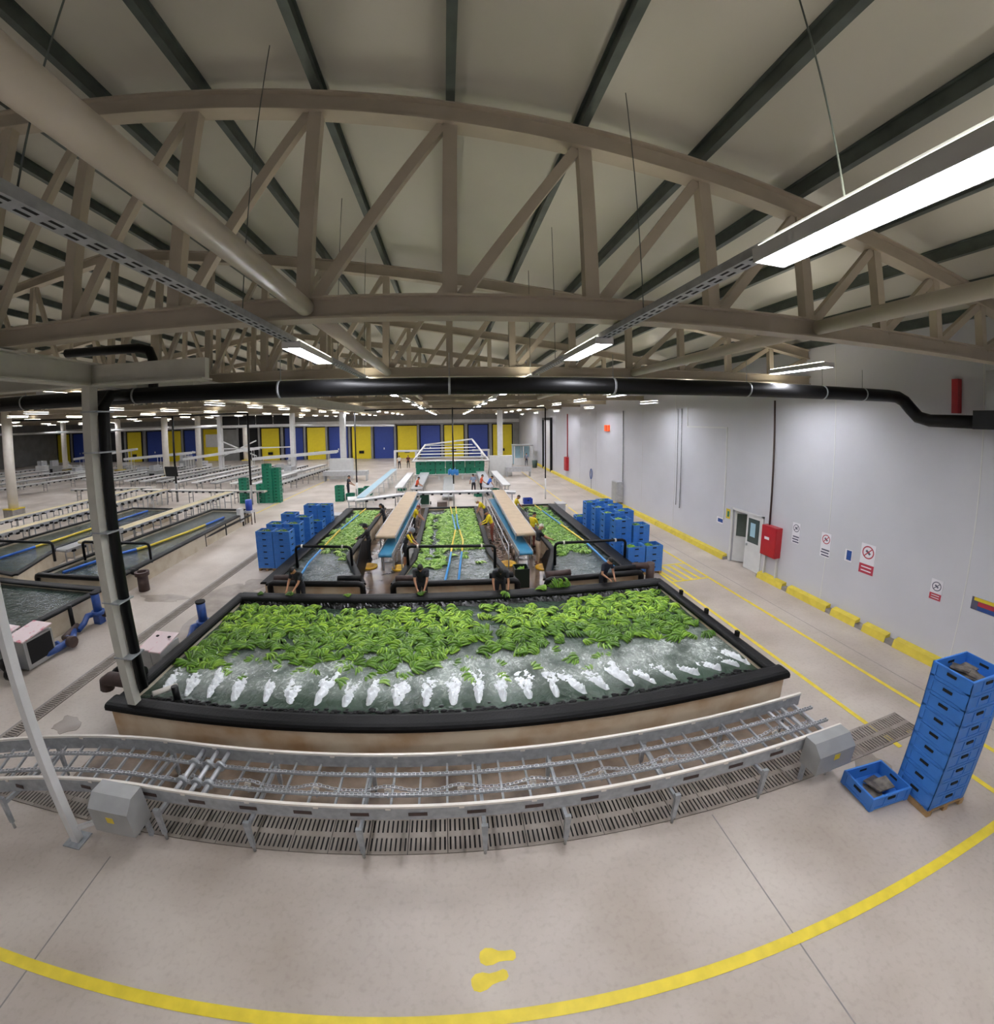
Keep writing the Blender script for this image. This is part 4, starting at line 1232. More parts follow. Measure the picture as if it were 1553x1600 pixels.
motor_box('grey motor box at the right end of the chain conveyor', 5.55, 6.35, 3.8, 4.17, .4, .92)

# ================================================================== BELT CONVEYORS
def belt_conveyor(label, p, q, wd, belt, name='belt_conveyor', legs=True, leg_step=2.2, frame=M_steel, th=.12, pads=False, group=None, rail_h=.14, low=None):
    p, q = Vector(p), Vector(q)
    d = q - p; L_ = d.length; dn = d.normalized()
    a = Vector((-dn.y, dn.x, 0)).normalized()
    c = (p + q) / 2
    t = thing(name, label, 'conveyor', (c.x, c.y, 0), 0, group)
    MB().bar(p, q, wd, .03).tube([p - a * wd / 2 - Vector((0, 0, .05)), p + a * wd / 2 - Vector((0, 0, .05))], .065, 10).tube([q - a * wd / 2 - Vector((0, 0, .05)), q + a * wd / 2 - Vector((0, 0, .05))], .065, 10).build('belt', belt, t)
    for s in (-1, 1):
        o_ = a * (s * (wd / 2 + .025)) + Vector((0, 0, -.05))
        MB().bar(p + o_, q + o_, .03, rail_h).build('side_rail', frame, t)
    n = max(2, int(L_ / leg_step) + 1)
    for k in range(n):
        u = (k + .25) / (n - .5)
        e = p + d * u
        for s in (-1, 1):
            f = e + a * (s * wd * .42)
            MB().bar((f.x, f.y, low or 0), (f.x, f.y, e.z - .06), .05, .05, up=(0, 1, 0)).build('leg', frame, t)
        f0, f1 = e - a * wd * .42, e + a * wd * .42
        MB().bar((f0.x, f0.y, e.z * .4), (f1.x, f1.y, e.z * .4), .04, .04).build('cross_tie', frame, t)
    if pads:
        m = MB()
        k = 0.3
        while k < L_:
            e = p + dn * k
            for s in (-1, 1):
                f = e + a * (s * (wd / 2 + .045))
                m.box((f.x, f.y, f.z - .1), (.16, .16, .1), rz=math.atan2(dn.y, dn.x))
            k += .62
        o = m.build('roller_brackets', M_dark, t); o['kind'] = 'stuff'
    return t
belt_conveyor('raised beige belt conveyor left of the middle tank', (-2.75, 16.0, 1.33), (-2.62, 26.2, 1.33), .78, M_belt)
belt_conveyor('raised beige belt conveyor right of the middle tank', (3.05, 15.75, 1.33), (3.15, 26.1, 1.33), .78, M_belt)
belt_conveyor('lower blue belt conveyor under the left beige belt', (-2.62, 14.95, .88), (-2.35, 25.6, .88), .5, M_beltb, rail_h=.2)
belt_conveyor('lower blue belt conveyor under the right beige belt', (2.86, 14.7, .88), (2.7, 25.4, .88), .5, M_beltb, rail_h=.2)
for s, x0, x1, nm in ((-1, -2.02, -1.98, 'left'), (1, 2.25, 2.22, 'right')):
    t = thing('guard_rail', 'steel pipe rail along the %s belt conveyor' % nm, 'rail', ((x0 + x1) / 2, 20, 0))
    for z in (.62, 1.02):
        MB().cyl((x0, 15.1, z), (x1, 25.6, z), .025, 8).build('pipe', M_steel, t)
    for k in range(6):
        MB().cyl((x0, 15.2 + k * 2, 0), (x0, 15.2 + k * 2, 1.02), .022, 6).build('post', M_steel, t)
belt_conveyor('white cross belt behind the sorting tanks', (2.75, 26.85, 1.18), (-3.1, 26.85, 1.18), .6, M_white, pads=True)
belt_conveyor('white belt slanting from the cross belt toward the left aisle', (-3.2, 26.7, 1.14), (-6.1, 24.95, 1.1), .55, M_white, pads=True)
belt_conveyor('short white belt end curving back at the left aisle', (-6.35, 25.1, 1.06), (-6.75, 26.6, 1.0), .55, M_white)
belt_conveyor('short white belt joining the right beige conveyor to the cross belt', (3.15, 26.85, 1.16), (4.4, 26.6, 1.1), .6, M_white)
belt_conveyor('pale blue sloping belt conveyor beside the green crates', (-6.1, 26.4, 1.0), (-5.85, 41, 1.15), .55, M_beltl, frame=M_white)

# ================================================================== PEOPLE
def person(label, x, y, face, lean=0.0, hands=None, shirt='1b1c22', trousers='1c1d22', sleeve=.55, hair='191614', cap=None, hood=None, skin='b98567', shorts=False,
           h=1.65, vox=.011, look=0.0, hair_long=False, shoes='2a2a2a', arm_col=None, apron=None, stance=.1, fine=True):
    """Posed figure facing the angle `face` (0 = +Y). One continuous remeshed body; hair, cap and clothing pieces are children."""
    k = h / 1.65
    hands = hands or [(-.2, .25, .85), (.2, .25, .85)]
    RL = Matrix.Rotation(-lean, 3, 'X')
    hip = Vector((0, 0, .9))
    def up(p):
        return hip + RL @ (Vector(p) - hip)
    prim = []                                           # (kind, material key, geometry)
    cap_ = lambda m, a, b, ra, rb: prim.append(('c', m, Vector(a), Vector(b), ra, rb))
    ell = lambda m, c, r, rot=None: prim.append(('e', m, Vector(c), Vector(r), rot))
    for s in (-1, 1):
        hp, kn, an = Vector((s * .09, 0, .87)), Vector((s * (.09 + stance * .3), .02, .47)), Vector((s * (.09 + stance * .5), -.01, .09))
        cap_('t', hp, kn, .088, .06)
        cap_('t' if not shorts else 'k', kn, an, .055, .04)
        cap_('o', an + Vector((0, -.04, -.045)), an + Vector((0, .13, -.055)), .042, .034)
    ell('t', (0, -.005, .9), (.165, .115, .13))
    ell('s', up((0, 0, 1.05)), (.145, .105, .15), RL)
    ell('s', up((0, .005, 1.25)), (.175, .115, .19), RL)
    cap_('s', up((-.14, -.005, 1.36)), up((.14, -.005, 1.36)), .072, .072)
    cap_('k', up((0, 0, 1.38)), up((0, .02, 1.47)), .052, .05)
    hr = RL @ Matrix.Rotation(-look, 3, 'X')
    hc = up((0, .02, 1.47)) + hr @ Vector((0, .025, .085))
    ell('k', hc, (.076, .096, .115), hr)
    ell('k', hc + hr @ Vector((0, .03, -.06)), (.052, .06, .055), hr)
    cap_('k', hc + hr @ Vector((0, .09, .02)), hc + hr @ Vector((0, .112, -.018)), .01, .015)
    for s in (-1, 1):
        ell('k', hc + hr @ Vector((s * .077, -.005, -.005)), (.013, .022, .03), hr)
    wr = []
    for s, tg in ((-1, hands[0]), (1, hands[1])):
        sh = up((s * .19, 0, 1.35))
        tg = Vector(tg)
        d = tg - sh
        L1, L2 = .29, .26
        D = min(d.length, (L1 + L2) * .985)
        dn = d.normalized(); wrist = sh + dn * D
        ca = (L1 * L1 + D * D - L2 * L2) / (2 * L1 * D)
        pole = Vector((s * .6, -.25, -1.0)); pole = (pole - dn * pole.dot(dn)).normalized()
        el_ = sh + dn * (L1 * ca) + pole * (L1 * math.sqrt(max(0, 1 - ca * ca)))
        am = 's' if not arm_col else 'a'
        if sleeve < 1:
            mid = sh + (el_ - sh) * sleeve
            cap_(am, sh, mid, .062, .054); cap_('k', mid, el_, .045, .04)
        else:
            cap_(am, sh, el_, .06, .046)
        cap_('k' if sleeve <= 1 else am, el_, wrist, .04, .027)
        hd = (wrist - el_).normalized()
        side = hd.cross(Vector((0, 0, 1)))
        side = side.normalized() if side.length > .1 else Vector((1, 0, 0))
        nrm = side.cross(hd).normalized()
        pc_ = wrist + hd * .045
        cap_('g', wrist, wrist + hd * .075, .026, .03)
        for j, (o_, l_) in enumerate(((-.03, .07), (-.01, .082), (.01, .078), (.03, .06))):
            b0 = wrist + hd * .075 + side * o_
            b1 = b0 + hd * (l_ * .55) - nrm * .008
            b2 = b1 + hd * (l_ * .35) - nrm * .032
            cap_('g', b0, b1, .0105, .0095); cap_('g', b1, b2, .0095, .008)
        th = wrist + hd * .025 - side * (s * .028)
        cap_('g', th, th - side * (s * .03) + hd * .035 - nrm * .015, .012, .0095)
        wr.append(wrist)
    # surface
    m = MB()
    for p in prim:
        if p[0] == 'c':
            _, _, a, b, ra, rb = p
            n = 12
            d = (b - a); L_ = d.length or 1e-4; d.normalize()
            pts, rs = [], []
            for t in (-1, -.8, -.45, 0):
                pts.append(a + d * (t * ra)); rs.append(max(.001, ra * math.sqrt(max(0, 1 - t * t))))
            for t in (0, .45, .8, 1):
                pts.append(b + d * (t * rb)); rs.append(max(.001, rb * math.sqrt(max(0, 1 - t * t))))
            m.tube(pts, 0, n, True, rs)
        else:
            _, _, c, r, rot = p
            mm = MB(); mm.ball((0, 0, 0), r, 16, 10)
            m.add([c + (rot @ Vector(v) if rot else Vector(v)) for v in mm.v], mm.f, True)
    me = m.mesh('person', None)
    tmp = bpy.data.objects.new('person', me); COL.objects.link(tmp)
    md = tmp.modifiers.new('remesh', 'REMESH'); md.mode = 'VOXEL'; md.voxel_size = vox; md.use_smooth_shade = True
    ms = tmp.modifiers.new('smooth', 'SMOOTH'); ms.factor = .5; ms.iterations = 3 if vox < .015 else 1
    dg = bpy.context.evaluated_depsgraph_get()
    body = bpy.data.meshes.new_from_object(tmp.evaluated_get(dg))
    bpy.data.objects.remove(tmp)
    body.name = 'person'
    # material per face from the nearest body region
    keys = ['k', 's', 't', 'o', 'a', 'g']
    cols = {'k': skin, 's': shirt, 't': trousers, 'o': shoes, 'a': arm_col or shirt, 'g': skin}
    body.materials.clear()
    for q in keys:
        body.materials.append(mat('cloth_' + cols[q] if q not in 'kg' else 'skin_' + cols[q], cols[q], .7 if q not in 'kg' else .5, var=.12, scale=6))
    nf = len(body.polygons)
    cen = np.empty(nf * 3); body.polygons.foreach_get('center', cen); cen = cen.reshape(-1, 3)
    best = np.full(nf, 1e9); idx = np.zeros(nf, int)
    for p in prim:
        if p[0] == 'c':
            a, b = np.array(p[2]), np.array(p[3]); ab = b - a
            t = np.clip(((cen - a) @ ab) / max(1e-9, ab @ ab), 0, 1)
            dd = np.linalg.norm(cen - (a + t[:, None] * ab), axis=1) - (p[4] + (p[5] - p[4]) * t)
        else:
            v = cen - np.array(p[2])
            if p[4] is not None: v = v @ np.array(p[4])
            dd = (np.linalg.norm(v / np.array(p[3]), axis=1) - 1) * min(p[3])
        u = dd < best
        best[u] = dd[u]; idx[u] = keys.index(p[1])
    body.polygons.foreach_set('material_index', idx.astype(np.int32))
    body.polygons.foreach_set('use_smooth', [True] * nf)
    body.transform(Matrix.Scale(k, 4))
    t = bpy.data.objects.new('person', body); COL.objects.link(t)
    t.location = (x, y, 0.0); t.rotation_euler = (0, 0, face)
    WM[t.name] = Matrix.Translation((x, y, 0)) @ Matrix.Rotation(face, 4, 'Z')
    tag(t, label, 'person')
    # hair / cap / hood
    def shell(name, r, colr, zmin, extra=None, yoff=0.0):
        mm = MB(); mm.ball((0, 0, 0), r, 18, 12)
        keep = [i for i, v in enumerate(mm.v) if v[2] > zmin - .9 * max(0, -v[1])]
        mp = {i: j for j, i in enumerate(keep)}
        out = MB(); out.add([(hc + hr @ (Vector(mm.v[i]) + Vector((0, yoff - .008, .008)))) * k for i in keep], [tuple(mp[i] for i in f) for f in mm.f if all(i in mp for i in f)], True)
        if extra: extra(out)
        out.build(name, mat(name + '_' + colr, colr, .6, var=.2, scale=20), t, world=False)
    if hood:
        shell('hood', (.1, .118, .135), hood, -.05)
    elif cap:
        def peak(mb):
            mb.add([(hc + hr @ Vector(v)) * k for v in ((-.06, .07, .045), (.06, .07, .045), (.05, .17, .03), (-.05, .17, .03), (-.06, .07, .055), (.06, .07, .055), (.05, .17, .04), (-.05, .17, .04))],
                   [(3, 2, 1, 0), (4, 5, 6, 7), (2, 3, 7, 6), (0, 4, 7, 3), (1, 2, 6, 5)])
        shell('hair', (.083, .1, .118), hair, .0)
        shell('cap', (.088, .108, .125), cap, .04, peak)
    else:
        shell('hair', (.086, .106, .126), hair, .03)
    if hair_long:
        MB().tube([(hc + hr @ Vector(v)) * k for v in ((0, -.08, .02), (0, -.11, -.08), (0, -.1, -.2), (0, -.09, -.3))], 0, 10, True, [.07 * k, .075 * k, .06 * k, .025 * k]).build('long_hair', mat('hair_' + hair, hair, .5, var=.2), t, world=False)
    if fine:
        for s in (-1, 1):
            MB().ball((hc + hr @ Vector((s * .03, .085, .005))) * k, .0085 * k, 6, 5).build('eye', M_dark, t, world=False)
        MB().ball((hc + hr @ Vector((0, .088, -.06))) * k, (.022 * k, .006 * k, .005 * k), 8, 5).build('mouth', M_signr, t, world=False)
    if apron:
        MB().tube([up((0, .03, 1.12)) * k, Vector((0, .035, .85)) * k, Vector((0, .03, .5)) * k], 0, 12, True, [.15 * k, .175 * k, .18 * k]).build('apron', mat('apron_' + apron, apron, .5), t, world=False)
    return t
N_, E_, S_, W_ = 0.0, R(-90), R(180), R(90)
# workers at the back rim of the big tank, bending over the water
person('worker in black T-shirt with yellow gloves, leftmost at the big tank', -4.92, 12.0, R(160), .35, [(-.12, .5, .86), (.14, .48, .88)], look=.45, skin='c08a66')
person('worker in black T-shirt facing the camera, second from the left at the big tank', -1.0, 12.0, R(180), .3, [(-.1, .46, .8), (.1, .46, .8)], look=.55, h=1.72)
person('worker in black T-shirt bending low, third from the left at the big tank', 1.5, 12.02, R(175), .6, [(-.24, .5, .66), (.2, .52, .64)], look=.5, h=1.68)
person('worker in navy shirt turned sideways, rightmost at the big tank', 4.95, 11.98, R(205), .35, [(-.1, .42, .9), (.16, .4, .92)], look=.4, shirt='1c2136', h=1.62)
loose('green banana bunch held by the leftmost worker', -5.05, 11.4, .8, 1.2, .9, 1)
loose('green banana bunch under the hands of the second worker', -1.0, 11.42, .8, .4, .9, 3)
loose('green banana bunch dipped in by the third worker', 1.55, 11.3, .72, 2.2, 1.2, 4)
loose('small green bunch on the rim beside the leftmost worker', -6.0, 11.4, .79, 2.0, .7, 5)
loose('small green bunch on the rim between the first two workers', -3.2, 11.4, .79, .2, .7, 6)
# workers along the conveyors
person('worker in long black clothes and black cap reaching into the left tank', -3.62, 16.75, W_, .12, [(-.12, .46, 1.05), (.14, .48, 1.02)], sleeve=1.2, shirt='16171c', trousers='15161a', hood='15151a', look=.2, h=1.66)
person('worker in grey hood, black vest and yellow sleeves at the middle tank', -1.98, 16.0, E_, .4, [(-.14, .5, .88), (.12, .5, .9)], sleeve=1.0, shirt='23242b', arm_col='e0c21c', hood='8a8f98', shorts=True, trousers='1b1b20', look=.4, shoes='c9c9c9', h=1.72)
person('worker in yellow shirt and red cap at the middle tank', -2.0, 20.6, E_, .3, [(-.14, .46, .9), (.14, .46, .9)], shirt='dfc516', cap='8a3a2a', look=.3)
person('worker with long black hair behind the left beige belt', -3.62, 21.0, W_, .2, [(-.14, .44, .95), (.14, .44, .95)], hair_long=True, shirt='2a2a30')
person('worker in yellow shirt bending, farther one right of the middle tank', 1.95, 22.4, W_, .7, [(-.2, .5, .72), (.2, .5, .72)], shirt='e3c916', trousers='3a3a44', look=.4, hair='d8cfc4')
person('worker in yellow shirt, nearer one right of the middle tank', 1.98, 19.0, W_, .35, [(-.16, .5, .95), (.16, .5, .95)], shirt='e3c916', trousers='8a4a3a', sleeve=1.2, look=.4)
person('worker in yellow shirt half hidden behind the right beige belt', 3.72, 22.6, E_, .25, [(-.16, .46, .9), (.16, .46, .9)], shirt='e0c62a', look=.3, hair='3a2c26')
person('worker in yellow T-shirt with dark hair beside the right tank', 3.78, 18.0, R(-60), .15, [(-.16, .4, .95), (.16, .4, .95)], shirt='e2c71c', trousers='7a2f28', look=.2)
person('worker with white hair, black T-shirt and beige trousers at the right tank', 3.55, 15.7, E_, .12, [(-.14, .48, 1.02), (.14, .5, 1.05)], shirt='17181c', trousers='b39b84', hair='d9d2c6', look=.2, shoes='8a5a48', h=1.72)
# people farther away
person('man in dark clothes standing by the green crates', -8.3, 31.6, E_, .1, [(-.12, .4, .98), (.12, .4, .98)], shirt='23242e', trousers='20242e', vox=.018, h=1.78)
person('packer in orange vest left of the packing machine', -2.75, 31.2, E_, .25, [(-.12, .4, .95), (.12, .4, .95)], shirt='e5562e', vox=.018)
person('packer in grey-blue shirt right of the packing machine', 1.85, 32.0, R(20), .1, [(-.2, .3, .9), (.2, .3, .9)], shirt='8ea0b8', trousers='1d1f28', vox=.018)
person('packer in orange shirt between two others right of the packing machine', 2.42, 31.6, E_, .15, [(-.12, .4, .95), (.12, .4, .95)], shirt='e8623a', vox=.018)
person('packer in blue shirt leaning over, right of the orange one', 2.95, 31.3, E_, .5, [(-.12, .45, .8), (.12, .45, .8)], shirt='3a6fd0', vox=.018)
person('worker in white shirt far off by the yellow dock door', -6.6, 51.0, S_, 0, None, shirt='e4e2e0', trousers='22242c', vox=.02, fine=False)
person('worker in dark red far off beside the white-shirted one', -5.5, 51.4, S_, .1, None, shirt='6a3434', vox=.02, fine=False)
person('worker in grey standing in the glass booth', 10.0, 51.2, S_, 0, None, shirt='8b93a8', trousers='3a3f4c', vox=.02, fine=False)

# ================================================================== THINGS BETWEEN THE TANKS
for x, y, nm in ((-3.5, 15.95, 'at the foot of the left belt conveyor'), (-2.15, 15.75, 'partly hidden at the hooded worker’s feet'.replace('’', "'")), (2.3, 15.8, 'between the middle tank and the right conveyor'), (3.7, 15.2, 'at the feet of the white-haired worker')):
    t = thing('standing_mat', 'round yellow standing disc %s' % nm, 'disc', (x, y, 0), group='yellow discs on the wet floor')
    MB().tube([(x, y, .006), (x, y, .05), (x, y, .06)], 0, 22, True, [.36, .36, .33]).build('disc', mat('yellow_disc', 'd9a91c', .4), t)
    MB().tube([(x, y, .06), (x, y, .066)], .2, 18).build('centre_pad', mat('yellow_disc_dark', 'c28f14', .5), t)
t = thing('dark_bin', 'black-green bin with bananas at the corner of the middle tank', 'bin', (2.45, 13.6, 0))
a = MB(); a.b(2.2, 2.23, 13.35, 13.9, 0, .72).b(2.7, 2.73, 13.35, 13.9, 0, .72).b(2.23, 2.7, 13.35, 13.38, 0, .72).b(2.23, 2.7, 13.87, 13.9, 0, .72).b(2.23, 2.7, 13.38, 13.87, 0, .05)
a.build('bin_body', mat('dark_green_bin', '14211a', .4), t)
loose('green banana bunch in the black-green bin', 2.46, 13.62, .6, .7, 1.0, 3)
tag(MB().b(2.45, 2.62, 14.85, 15.0, .0, .14).build('red_float', M_red), 'small red float under the right blue belt', 'float')
t = thing('white_canister', 'white canister hanging at the hooded worker\'s side', 'canister', (-1.66, 15.6, .35))
MB().b(-1.75, -1.58, 15.52, 15.68, .35, .95).build('canister_body', M_white, t)
MB().cyl((-1.665, 15.6, .95), (-1.665, 15.6, 1.02), .03, 8).build('cap', M_white, t)
MB().cyl((-1.665, 15.6, 0), (-1.665, 15.6, .35), .02, 6).build('stand', M_steel, t)
t = thing('black_sheet', 'black rubber sheet draped from the right tank wall', 'sheet', (4.0, 15.2, 0))
MB().add([(4.25, 16.2, .7), (3.75, 14.2, .7), (3.55, 14.0, .05), (3.85, 16.1, .05), (4.22, 16.2, .72), (3.72, 14.2, .72), (3.5, 14.0, .07), (3.8, 16.1, .07)], [(0, 1, 2, 3), (7, 6, 5, 4), (0, 4, 5, 1), (2, 6, 7, 3), (1, 5, 6, 2), (0, 3, 7, 4)]).build('sheet', M_black, t)
t = thing('black_sheet', 'black rubber sheet draped from the left tank wall', 'sheet', (-4.0, 15.6, 0))
MB().add([(-4.25, 18.4, .7), (-3.6, 14.2, .7), (-3.45, 14.1, .05), (-3.95, 18.3, .05), (-4.22, 18.4, .72), (-3.57, 14.2, .72), (-3.4, 14.1, .07), (-3.9, 18.3, .07)], [(0, 1, 2, 3), (7, 6, 5, 4), (0, 4, 5, 1), (2, 6, 7, 3), (1, 5, 6, 2), (0, 3, 7, 4)]).build('sheet', M_black, t)
# wet debris under the conveyors
rd = random.Random(4); m = MB()
for k in range(160):
    m.box((rd.uniform(2.0, 2.6), rd.uniform(15.3, 22), .02), (rd.uniform(.03, .14), rd.uniform(.03, .12), .03), rz=rd.uniform(0, 3))
o = m.build('floor_scraps', mat('pale_scraps', 'a89a90', .6, col2='6a4a44', scale=8)); o['kind'] = 'stuff'; o['label'] = 'pale scraps littering the wet floor under the right conveyor'; o['category'] = 'scraps'
tag(MB().b(6.6, 7.1, 23.6, 24.3, .0, .75).b(6.55, 7.15, 23.55, 24.35, .75, .8).build('steel_box', M_steel), 'steel box on the floor behind the right tank end', 'box')
tag(MB().b(-6.95, -6.5, 22.3, 23.0, 0, .7).b(-7.0, -6.45, 22.25, 23.05, .7, .74).build('steel_box', M_steel), 'steel box beside the left tank end', 'box')
place_crate(crate_meshes(.62, .45, .4, M_blued, 'n'), (5.5, 27.7, 0), 0, 'dark blue crate on the floor behind the right tank', 'loose crates', 'plastic_crate')
t = thing('green_bin', 'dark green wheeled bin under the cross belt', 'bin', (-1.9, 28.2, 0))
MB().b(-2.2, -1.6, 27.95, 28.5, .1, .95).build('bin_body', mat('bin_green', '1f4a36', .45), t)
for x in (-2.3, -1.5):
    MB().tube([(x - .04, 28.3, .12), (x + .04, 28.3, .12)], .12, 12).build('wheel', M_dark, t)
tag(MB().b(-1.0, -.3, 27.4, 27.9, 0, .35).build('cardboard_box', mat('taupe_box', '8d7f76', .6)), 'taupe box on the floor behind the middle tank', 'box')
# blue bag on the tall thin pole and the pole frame behind the tanks
for x, y, zt, nm in ((-6.97, 29.1, 6.7, 'left of the frame behind the tanks'), (7.15, 29.1, 6.9, 'right of the frame behind the tanks'), (.18, 27.6, 6.95, 'in the middle of the frame behind the tanks')):
    t = thing('support_pole', 'tall thin pole %s' % nm, 'pole', (x, y, 0), group='poles of the frame')
    MB().cyl((x, y, 0), (x, y, 1.6), .06, 8).build('lower_sleeve', M_white, t)
    MB().cyl((x, y, 1.6), (x, y, zt), .05, 8).build('upper_pipe', M_blackp, t)
tag(MB().tube([(-6.97, 29.1, 6.7), (-6.9, 29.1, 6.9), (7.1, 29.1, 6.95), (7.15, 29.1, 6.9)], .05, 8).build('cross_pipe', M_blackp), 'thin black pipe joining the three tall poles', 'pipe')
t = thing('plastic_bag', 'bright blue plastic bundle tied to the middle pole', 'bundle', (.18, 27.55, 2.3))
for k in range(7):
    MB().ball((.18 - .3 + .1 * k, 27.45, 2.45 + .06 * math.sin(k * 2)), (.08, .1, .22), 8, 6).build('fold', M_skyblue, t)

# ================================================================== LEFT SIDE: second tank group
PA = [(-22, 6.6), (-11.95, 6.6), (-11.95, 11.25), (-22, 11.0)]
tA = poly_tank('x', 'dark water tank at the left edge beyond the aisle drain', PA, 0, rimw={1: .3, 2: .34}, wall=M_tankw, water=M_water3, wlabel='dark still water in the left-edge tank')
PB = [(-15.75, 11.95), (-12.25, 12.15), (-12.75, 24.0), (-15.4, 24.0)]
tB = poly_tank('x', 'long tank on the left with striped hoses along its right side', PB, 0, rimw={1: .34}, wall=M_tankw, water=M_water3, wlabel='dark water in the long left tank')
PD = [(-22.0, 12.3), (-16.75, 11.7), (-18.4, 15.3), (-18.5, 24.0), (-21.6, 24.0)]
tD = poly_tank('x', 'farther long tank on the left behind the first', PD, 0, wall=M_tankw, water=M_water3, wlabel='dark water in the farther long left tank')
MB().tube([(-15.1, 12.5, .64), (-14.7, 14.7, .64), (-14.0, 16.4, .64), (-13.7, 18.7, .64), (-13.5, 22.1, .64)], .06, 8).build('floating_hose', M_hose2, tB)
MB().tube([(-19.95, 12.8, .64), (-19.9, 16.2, .64), (-20, 19.6, .64), (-20, 23.5, .64)], .06, 8).build('floating_hose', M_hose2, tD)
ubend((-15.6, 14.1), (-12.3, 14.3), 1.4, .6, .06, 10).build('spray_pipe', M_blackp, tB)
ubend((-20.5, 13.4), (-16.9, 13.7), 1.4, .6, .06, 10).build('spray_pipe', M_blackp, tD)
ubend((-15.6, 11.75), (-12.2, 11.95), .78, .3, .1, 10).build('header_pipe', M_blackp, tB)
MB().cyl((-12.45, 12.7, .45), (-12.55, 23.5, .45), .07, 8).build('side_pipe', M_blackp, tB)
for k in range(5):
    MB().cyl((-12.35 - .06 * k, 14.3 + 2.1 * k, 0), (-12.35 - .06 * k, 14.3 + 2.1 * k, .7), .05, 8).build('drop_pipe', M_blackp, tB)
MB().cyl((-11.85, 9.8, .05), (-11.85, 9.8, .75), .07, 10).build('drop_pipe', M_blackp, tA)
t = thing('stand_pipe', 'rusty brown stub pipe standing at the corner of the long left tank', 'pipe', (-11.65, 12.95, 0))
MB().cyl((-11.65, 12.95, 0), (-11.65, 12.95, .62), .2, 16).build('pipe', M_brown, t)
MB().ring((-11.65, 12.95, .6), .17, .27, .14, 18).build('collar', M_brown, t)
MB().tube([(-12.3, 13.1, .66), (-11.9, 13.0, .66)], .12, 12).build('branch', M_blackp, t)
# pumps and pipework along the left aisle
def pump(label, x, y, vert=True):
    t = thing('water_pump', label, 'pump', (x, y, 0), group='blue pumps on the aisle floor')
    if vert:
        MB().cyl((x, y, .42), (x, y, .98), .13, 14).build('motor', M_pumpb, t)
        MB().cyl((x, y, .98), (x, y, 1.03), .145, 14).build('motor_cap', M_dark, t)
        MB().tube([(x, y, .3), (x, y, .42)], .2, 14).build('flange', M_pumpb, t)
        MB().tube([(x + .05, y + .05, .3), (x + .3, y + .25, .2), (x + .45, y + .5, .15)], .1, 10).build('outlet_pipe', M_brown, t)
        MB().tube([(x - .1, y - .05, .32), (x - .16, y - .3, .34), (x - .12, y - .5, .2), (x - .08, y - .8, .12)], .09, 10).build('suction_bend', M_pumpb, t)
        MB().box((x, y, .15), (.25, .25, .3)).build('base', M_pumpb, t)
    return t
pump('upright blue pump beside the left-edge tank', -11.25, 10.3)
t = pump('upright blue pump behind the pink-topped boxes', -7.35, 10.25)
t = thing('pipe_run', 'dark flanged pipes and blue valves lying along the left aisle', 'pipework', (-11.2, 8.8, 0))
MB().tube([(-11.45, 9.6, .2), (-11.2, 8.9, .2), (-10.75, 8.75, .2)], .1, 10).build('dark_pipe', M_brown, t)
MB().tube([(-10.85, 8.75, .2), (-10.7, 8.74, .2)], .16, 12).build('flange', M_brown, t)
MB().tube([(-11.35, 9.35, .18), (-11.0, 9.0, .16), (-10.95, 8.4, .15), (-11.1, 7.8, .15)], .1, 10).build('blue_pipe', M_pumpb, t)
for k in range(4):
    MB().cyl((-11.05 - .02 * k, 8.9 - .35 * k, .15), (-11.06 - .02 * k, 8.82 - .35 * k, .15), .15, 12).build('blue_flange', M_pumpb, t)
MB().tube([(-12.0, 7.4, .2), (-11.4, 7.2, .18), (-11.0, 7.15, .16)], .13, 10).build('dark_pipe', M_blackp, t)
MB().tube([(-11.05, 7.0, .2), (-10.85, 6.98, .2)], .18, 12).build('flange', M_blackp, t)
def cabinet(label, x0, x1, y0, y1, h, lid=M_pink, body=M_greym, opening=False):
    t = thing('control_box', label, 'control box', ((x0 + x1) / 2, (y0 + y1) / 2, 0), group='pink-topped control boxes')
    MB().b(x0, x1, y0, y1, .03, h).build('box_body', body, t)
    MB().add([(x0 - .03, y0 - .03, h), (x1 + .03, y0 - .03, h - .0), (x1 + .03, y1 + .03, h + .1), (x0 - .03, y1 + .03, h + .1), (x0 - .03, y0 - .03, h + .03), (x1 + .03, y0 - .03, h + .03), (x1 + .03, y1 + .03, h + .13), (x0 - .03, y1 + .03, h + .13)],
             [(3, 2, 1, 0), (4, 5, 6, 7), (0, 1, 5, 4), (1, 2, 6, 5), (2, 3, 7, 6), (3, 0, 4, 7)]).build('lid', lid, t)
    if opening:
        MB().b(x1 - .002, x1 + .01, y0 + .1, y1 - .06, .15, h - .05).build('dark_opening', M_dark, t)
    else:
        MB().b((x0 + x1) / 2 + .02, (x0 + x1) / 2 + .08, y1 - .25, y1 - .19, h + .125, h + .15).build('knob', M_dark, t)
    return t
cabinet('grey box with pink marked lid, nearer the tank of the pair by the grey post', -7.25, -6.98, 7.85, 8.6, .78)
cabinet('grey box with pink marked lid, nearer the aisle of the pair by the grey post', -7.6, -7.31, 7.9, 8.6, .78)
cabinet('grey box with pink marked lid and dark opening at the left edge', -11.6, -10.95, 7.45, 8.35, .8, opening=True)
cabinet('grey box with pink marked lid cut by the left picture edge', -12.6, -11.75, 7.2, 8.0, .78)
t = thing('drive_motor', 'blue motor on a stand at the far corner of the long left tank', 'motor', (-12.4, 23.2, 0))
MB().cyl((-12.4, 23.2, .85), (-12.4, 23.2, 1.5), .2, 12).build('motor', M_blued, t)
MB().b(-12.65, -12.15, 22.95, 23.45, .7, .85).build('bracket', M_steel, t)
